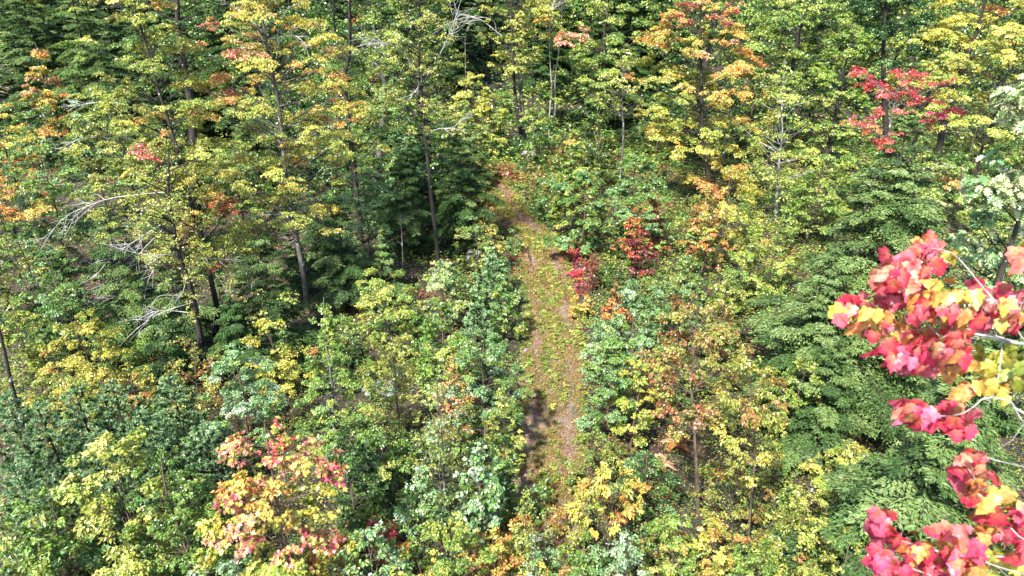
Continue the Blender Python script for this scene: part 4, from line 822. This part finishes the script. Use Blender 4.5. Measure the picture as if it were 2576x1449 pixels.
young(14, 0, 900, 660, 960, (1.4, 3), (1.3, 2.4), "h3 H3 d2", 'shaded small hemlock in the dark understorey, left half', 'small hemlocks in the left understorey', 35, kind='h', K=1.2)
young(16, 1180, 1340, 380, 520, (.8, 1.8), (1, 1.8), "l3 u2 g3", 'small brown and green bush at the far end of the trail', 'small bushes at the trail end', 36, dmin=.6, tdm=0) if False else None
young(14, 1340, 1560, 440, 700, (.8, 1.8), (1, 1.7), "l3 u2 g3 d2", 'knee high brown and olive bush along the far right side of the trail', 'knee high bushes along the far trail', 37, dmin=.8)
young(20, 1480, 2000, 620, 1050, (1.0, 2.2), (1.1, 1.9), "g4 d3 l2", 'waist high green bush among the saplings right of the trail', 'waist high bushes right of the trail', 38, dmin=.8)
young(22, 1450, 2150, 1050, 1500, (.6, 1.4), (.8, 1.5), "g4 d2 l3 u1", 'low green and olive bush in the lower right undergrowth', 'low bushes in the lower right', 39, dmin=.7)
young(20, 850, 1290, 720, 1100, (.9, 2.0), (1, 1.7), "g4 b2 d3", 'waist high green bush in the thicket left of the trail', 'waist high bushes left of the trail', 40, dmin=.7)
young(22, 700, 1260, 1100, 1550, (.6, 1.3), (.8, 1.4), "g4 d2 b2", 'low leafy bush in the lower centre left undergrowth', 'low bushes in the lower centre left', 41, dmin=.6)
young(16, 0, 600, 900, 1500, (.8, 1.8), (1, 1.7), "g5 v3 d1", 'low green bush between the lower left shrubs', 'low bushes in the lower left', 42, dmin=.7)

# ================================================================== THE NEAR RED MAPLE (its trunk stands outside the frame, right of the camera)
def near_maple():
    th = thing('red_maple_tree', 'near maple reaching in from the right with drooping pink, red and yellow leaves', 'tree', (4.3, 2.6, float(terr(4.3, 2.6))))
    B = np.array(th.location); r = np.random.default_rng(77)
    t = Tubes(); t.add(curve([[0, 0, -.2], [.1, 0, 6], [-.05, .05, 11], [.0, .1, 16.5]], 14), np.linspace(.17, .05, 14), 10); t.build('trunk', M['grey'], th)
    Z = 3.0
    def pt(x, y, dz=0): d = ray(x, y); return d*(Z+dz) + np.array([0, 0, H]) - B
    br = [([(3350, 1000), (2900, 900), (2576, 866), (2480, 845), (2400, 830), (2330, 800), (2270, 790)], .020), ([(2576, 866), (2520, 850), (2420, 826), (2300, 830), (2200, 815), (2145, 790)], .010),
          ([(2900, 900), (2620, 880), (2540, 800), (2470, 720), (2400, 640), (2345, 625)], .009), ([(2520, 856), (2518, 900), (2508, 960), (2500, 990)], .007), ([(3000, 930), (2760, 800), (2620, 760), (2520, 770)], .009),
          ([(3350, 1250), (2800, 1120), (2576, 1040), (2540, 1010), (2480, 1000), (2440, 1030), (2400, 1045), (2320, 1050), (2240, 1075)], .012), ([(2540, 1010), (2560, 1040), (2590, 1090)], .006),
          ([(2900, 1250), (2600, 1180), (2480, 1150), (2460, 1130)], .007), ([(3350, 1500), (2800, 1400), (2600, 1370), (2520, 1300), (2470, 1230), (2430, 1170)], .012),
          ([(2700, 1400), (2500, 1400), (2400, 1395), (2300, 1370), (2215, 1345)], .010), ([(2500, 1500), (2350, 1450), (2260, 1420), (2200, 1420)], .008), ([(2750, 1480), (2560, 1440), (2450, 1400), (2390, 1350)], .008)]
    for i, (ps, r0) in enumerate(br):
        pw = np.array([pt(a, b, .08*math.sin(i*2.1)+.03*math.sin(j*1.3+i)) for j, (a, b) in enumerate(ps)])
        if ps[0][0] > 3300: pw[0] = np.array([.0, .05, pw[1][2]*1.0-.5])
        c = curve(pw, 18); r0 *= .42; t = Tubes(); t.add(c, np.linspace(r0, r0*.35, 18), 6)
        for _ in range(4):
            j = r.integers(8, 17); e = c[j]+r.normal(0, .05, 3); t.add([c[j], (c[j]+e)/2+r.normal(0, .01, 3), e], [r0*.3, r0*.25, r0*.15], 4)
        t.build('branch', M['dead'], th)
    # clusters: x, y, spread x, spread y, leaves, palette
    cl = [(2330, 625, 34, 22, 9, "r3 p2 o2"), (2375, 650, 30, 25, 7, "y3 o2"), (2290, 670, 60, 30, 16, "m4 p4 r1"), (2245, 700, 36, 34, 12, "m5 p2"), (2250, 745, 34, 26, 10, "r4 m2 o1"), (2310, 730, 55, 40, 18, "r4 m2 o2 y1"),
          (2345, 770, 45, 36, 14, "r4 o2 u1"), (2400, 740, 50, 36, 10, "y4 v3 o2"), (2145, 765, 26, 22, 8, "m4 p3"), (2150, 800, 34, 28, 10, "m4 r3 y1"), (2195, 800, 36, 26, 9, "o3 r3 y1"), (2230, 830, 42, 30, 12, "o5 r2 y2"), (2300, 835, 60, 34, 15, "r2 o4 y2 v1"),
          (2400, 800, 42, 24, 8, "r3 o3"), (2240, 885, 34, 34, 12, "m5 r2"), (2300, 885, 44, 46, 16, "m4 r4 p1"), (2340, 915, 36, 26, 9, "r4 o3"), (2390, 870, 44, 28, 14, "m4 r3 p2"), (2420, 905, 30, 18, 6, "r2 o3"),
          (2520, 745, 50, 30, 14, "m3 p3 r1"), (2490, 800, 42, 36, 13, "m4 r2"), (2545, 800, 40, 36, 11, "r3 o3 y1"), (2565, 660, 24, 36, 8, "o3 p2 y2"), (2480, 915, 50, 22, 9, "v4 y3 g1"), (2540, 915, 40, 34, 10, "g3 v4"), (2465, 960, 34, 30, 9, "y4 o3"), (2520, 975, 28, 30, 7, "y3 o3 v1"), (2560, 950, 20, 36, 6, "v4 y1"),
          (2300, 1030, 38, 26, 10, "m4 p3 r1"), (2320, 1060, 34, 22, 7, "m3 r3"), (2365, 1040, 36, 24, 9, "r4 o2 m1"), (2420, 1035, 38, 22, 9, "r3 p2 o2"), (2425, 1075, 30, 18, 6, "r4"),
          (2440, 1165, 34, 24, 9, "p4 m3 r1"), (2430, 1200, 26, 22, 7, "m3 r2"), (2475, 1190, 26, 28, 7, "r3 m2"), (2460, 1250, 34, 28, 9, "p3 r2 o2"), (2505, 1240, 34, 28, 8, "p2 o3 v2"), (2480, 1300, 36, 24, 8, "o3 p2 y1"), (2545, 1260, 34, 26, 7, "y2 v3 o1"),
          (2520, 1300, 34, 24, 8, "m4 r1"), (2565, 1290, 24, 36, 7, "m3 p2"), (2520, 1350, 40, 24, 9, "r3 m2 p1"), (2570, 1370, 26, 34, 7, "m4"), (2470, 1355, 34, 20, 7, "m2 o2 p1"), (2560, 1430, 34, 26, 8, "y3 v3"), (2520, 1405, 36, 22, 8, "o2 v3 y2"),
          (2215, 1320, 24, 22, 8, "m3 r3"), (2235, 1350, 30, 20, 7, "m4"), (2275, 1370, 36, 22, 10, "m4 r2"), (2310, 1395, 40, 24, 11, "m3 r3 o1"), (2380, 1345, 34, 16, 7, "r4 p1"), (2410, 1340, 24, 16, 4, "p4"), (2350, 1380, 40, 22, 8, "o3 y3"), (2205, 1400, 24, 26, 8, "r4 m2"), (2240, 1430, 34, 22, 8, "r3 m2"),
          (2310, 1440, 50, 28, 15, "m5 p2 r1"), (2370, 1430, 50, 28, 15, "m4 r2 p2"), (2430, 1395, 44, 28, 12, "m4 p1 o1"), (2440, 1440, 40, 22, 10, "r3 o3"), (2480, 1440, 34, 20, 8, "v3 y3")]
    for k, (x, y, sx, sy, n, ps) in enumerate(cl):
        n = int(n*1.45)+1; z = .15*math.sin(k*1.7)
        X = x + np.clip(r.normal(0, .55, n), -1.1, 1.1)*sx; Y = y + np.clip(r.normal(0, .55, n), -1.1, 1.1)*sy
        P = np.array([pt(a, b-12, z+r.normal(0, .05)) for a, b in zip(X, Y)]); c0 = P.mean(0)
        D = (P-c0)*3.5 + r.normal(0, .33, (n, 3)); D[:, 2] = -.85 + r.normal(0, .25, n); D[:, 1] -= .12
        N = np.array([-.25, -.75, .55]) + r.normal(0, .38, (n, 3)); N = N - nrm(D)*(N*nrm(D)).sum(1, keepdims=True); N = nrm(N)
        ps = ' '.join(('m'+k_[1:]+' k.3' if k_[0] == 'r' else k_) for k_ in ps.split()); col = np.clip(jitter(pick(ps, n, r), r, .12, .05)*1.22, 0, .95)  # leaf colours lifted, painting in the pink glow
        L = .070*r.uniform(.7, 1.15, n)
        V, Fc, vc = leaves(T_RED, P, D, N, L, L*.88, col, droop=.42)
        vc = vc.reshape(n, -1, 3); base = pick("y3 v3 o3 p3", n, r)[:, None]; f = np.zeros((1, vc.shape[1], 1)); f[:, 0] = .5; f[:, 1] = .25; f[:, -1] = .25
        vc = (vc*(1-f)+base*f).reshape(-1, 3)
        mk('leaf_cluster', V, Fc, M['silk'], th, vc)
near_maple()
# labels of the filler plants: say which named neighbour each stands by
SH = {
 'tall yellow green maple, trunk leaning': 'leaning maple with red sprays', 'big orange and yellow maple': 'big orange maple', 'dark trunked tree forked': 'forked dark trunk', 'slender straight black': 'slender black trunk',
 'twin stemmed pale': 'twin birch', 'black thick trunk behind': 'thick black trunk', 'bright yellow maple with thin': 'bright yellow maple by the twin birch', 'large spreading maple right': 'large peach topped maple',
 'broad green tree with a pink': 'green tree with the pink tuft', 'slender birch with white': 'white trunked birch', 'tall green crown just right': 'tall green crown right of the peach maple', 'mid green layered': 'mid green layered tree',
 'dark bluish green oak': 'dark oak', 'golden yellow maple crown': 'golden maple in the top right corner', 'coral red maple': 'coral red maple', 'dark hemlock left of': 'hemlock left of the slender black trunk',
 'dark hemlock whose right': 'hemlock edging the trail', 'small lighter hemlock': 'small lighter hemlock', 'olive green hemlock under': 'olive hemlock under the silvery limbs', 'dark bushy evergreen': 'bushy evergreen at the far left',
 'broad olive green young': 'broad olive young maple', 'peach and gold young': 'peach and gold young maple', 'light green rounded': 'light green rounded sapling', 'yellow and orange layered': 'layered orange maple at the left edge',
 'orange leaved maple cut': 'orange maple at the left edge', 'big hemlock behind': 'big upper left hemlock', 'hemlock in the top left': 'top left corner hemlock', 'leaning birch trunk': 'leaning birch trunk',
 'bright lime yellow': 'lime yellow sapling by the twin birch', 'pointed yellow green birch': 'pointed yellow green birch', 'wide blue green': 'wide blue green birch', 'yellow green young maple with': 'young maple with orange tips',
 'rusty orange young': 'rusty orange young maple', 'crimson leaved': 'crimson shrub', 'orange red pointed': 'orange red pointed shrub', 'tallest hemlock': 'tallest hemlock', 'nearest hemlock': 'nearest hemlock', 'low hemlock in front': 'low right hemlock',
 'yellow green leafy tree between': 'leafy tree by the pale oak', 'light lime yellow tree': 'lime yellow tree above the pale oak', 'dense blue green': 'dense blue green sapling', 'rust and olive': 'rust coloured tree', 'young beech': 'young beech', 'golden yellow shrub': 'golden yellow shrub',
 'dark green low bush': 'dark low bush by the golden shrub', 'tall lime green shrub': 'tall lime green shrub', 'fresh green shrub': 'fresh green shrub at the bottom', 'pale green leafy shrub': 'pale shrub below the black trunk',
 'light green sapling hugging': 'sapling hugging the trail', 'bright green sapling with large': 'bright green round leaved sapling', 'thin stemmed birch': 'half bare birch sapling', 'tall pointed green': 'tall pointed birch sapling',
 'golden yellow young maple': 'golden young maple', 'silvery blue green': 'silvery birch sapling', 'bright yellow green young': 'bright young maple in the left middle', 'golden shrub like': 'golden shrub like maple', 'dark green shaded bush': 'dark bush right of the pink maple',
 'pale mint shrub': 'pale mint shrub', 'large lime yellow shrub': 'large lime yellow shrub', 'mid green shrub in the lower left': 'green shrub in the lower left corner', 'young maple with pink': 'pink topped maple', 'blue green young pine in': 'pine thicket',
 'pale blue green shrub at the bottom left': 'pale blue green bottom shrub', 'mixed yellow and orange': 'mixed orange shrub at the bottom', 'grey green oak': 'grey green oak sapling', 'olive yellow bush': 'olive bush by the twin birch', 'soft green young pine': 'small pine beside the trail'}
anch = []
for o in C.objects:
    l = o.get('label')
    if o.parent is None and l and not o.get('group'):
        for k_, s_ in SH.items():
            if l.startswith(k_): anch.append((s_, o.location.x, o.location.y)); break
KIND = {}
used = set()
for o in [q for q in C.objects if q.get('group') and q.parent is None]:
    short = o['label'].split(' in the ')[0].split(' behind ')[0].split(' far ')[0].split(' at the ')[0].split(' along ')[0].split(' among ')[0].split(' between ')[0]
    ax = sorted(anch, key=lambda a: math.hypot((o.location.x/max(o.location.y, 5)-a[1]/max(a[2], 5))*45, (o.location.y-a[2])*.55))[:14]
    for s_, x_, y_ in ax:
        da = (o.location.x/o.location.y - x_/y_)*F; dy = o.location.y-y_
        opts = []
        if abs(da) > 25: opts.append('left of' if da < 0 else 'right of')
        if dy > 1.5: opts.append('behind' if dy < 12 else 'far behind')
        elif dy < -1.5: opts.append('in front of')
        if len(opts) == 2: opts.append(opts[1].replace(' of', '')+(' and ' if True else '')+opts[0])
        hit = None
        for op in opts:
            lab = short+' '+op+' the '+s_
            if len(lab.split()) <= 16 and lab not in used: hit = lab; break
        if hit: used.add(hit); o['label'] = hit; break
# everything outside its own parts is done; report size
print('leaves', TOTAL[0], 'objects', len(C.objects))
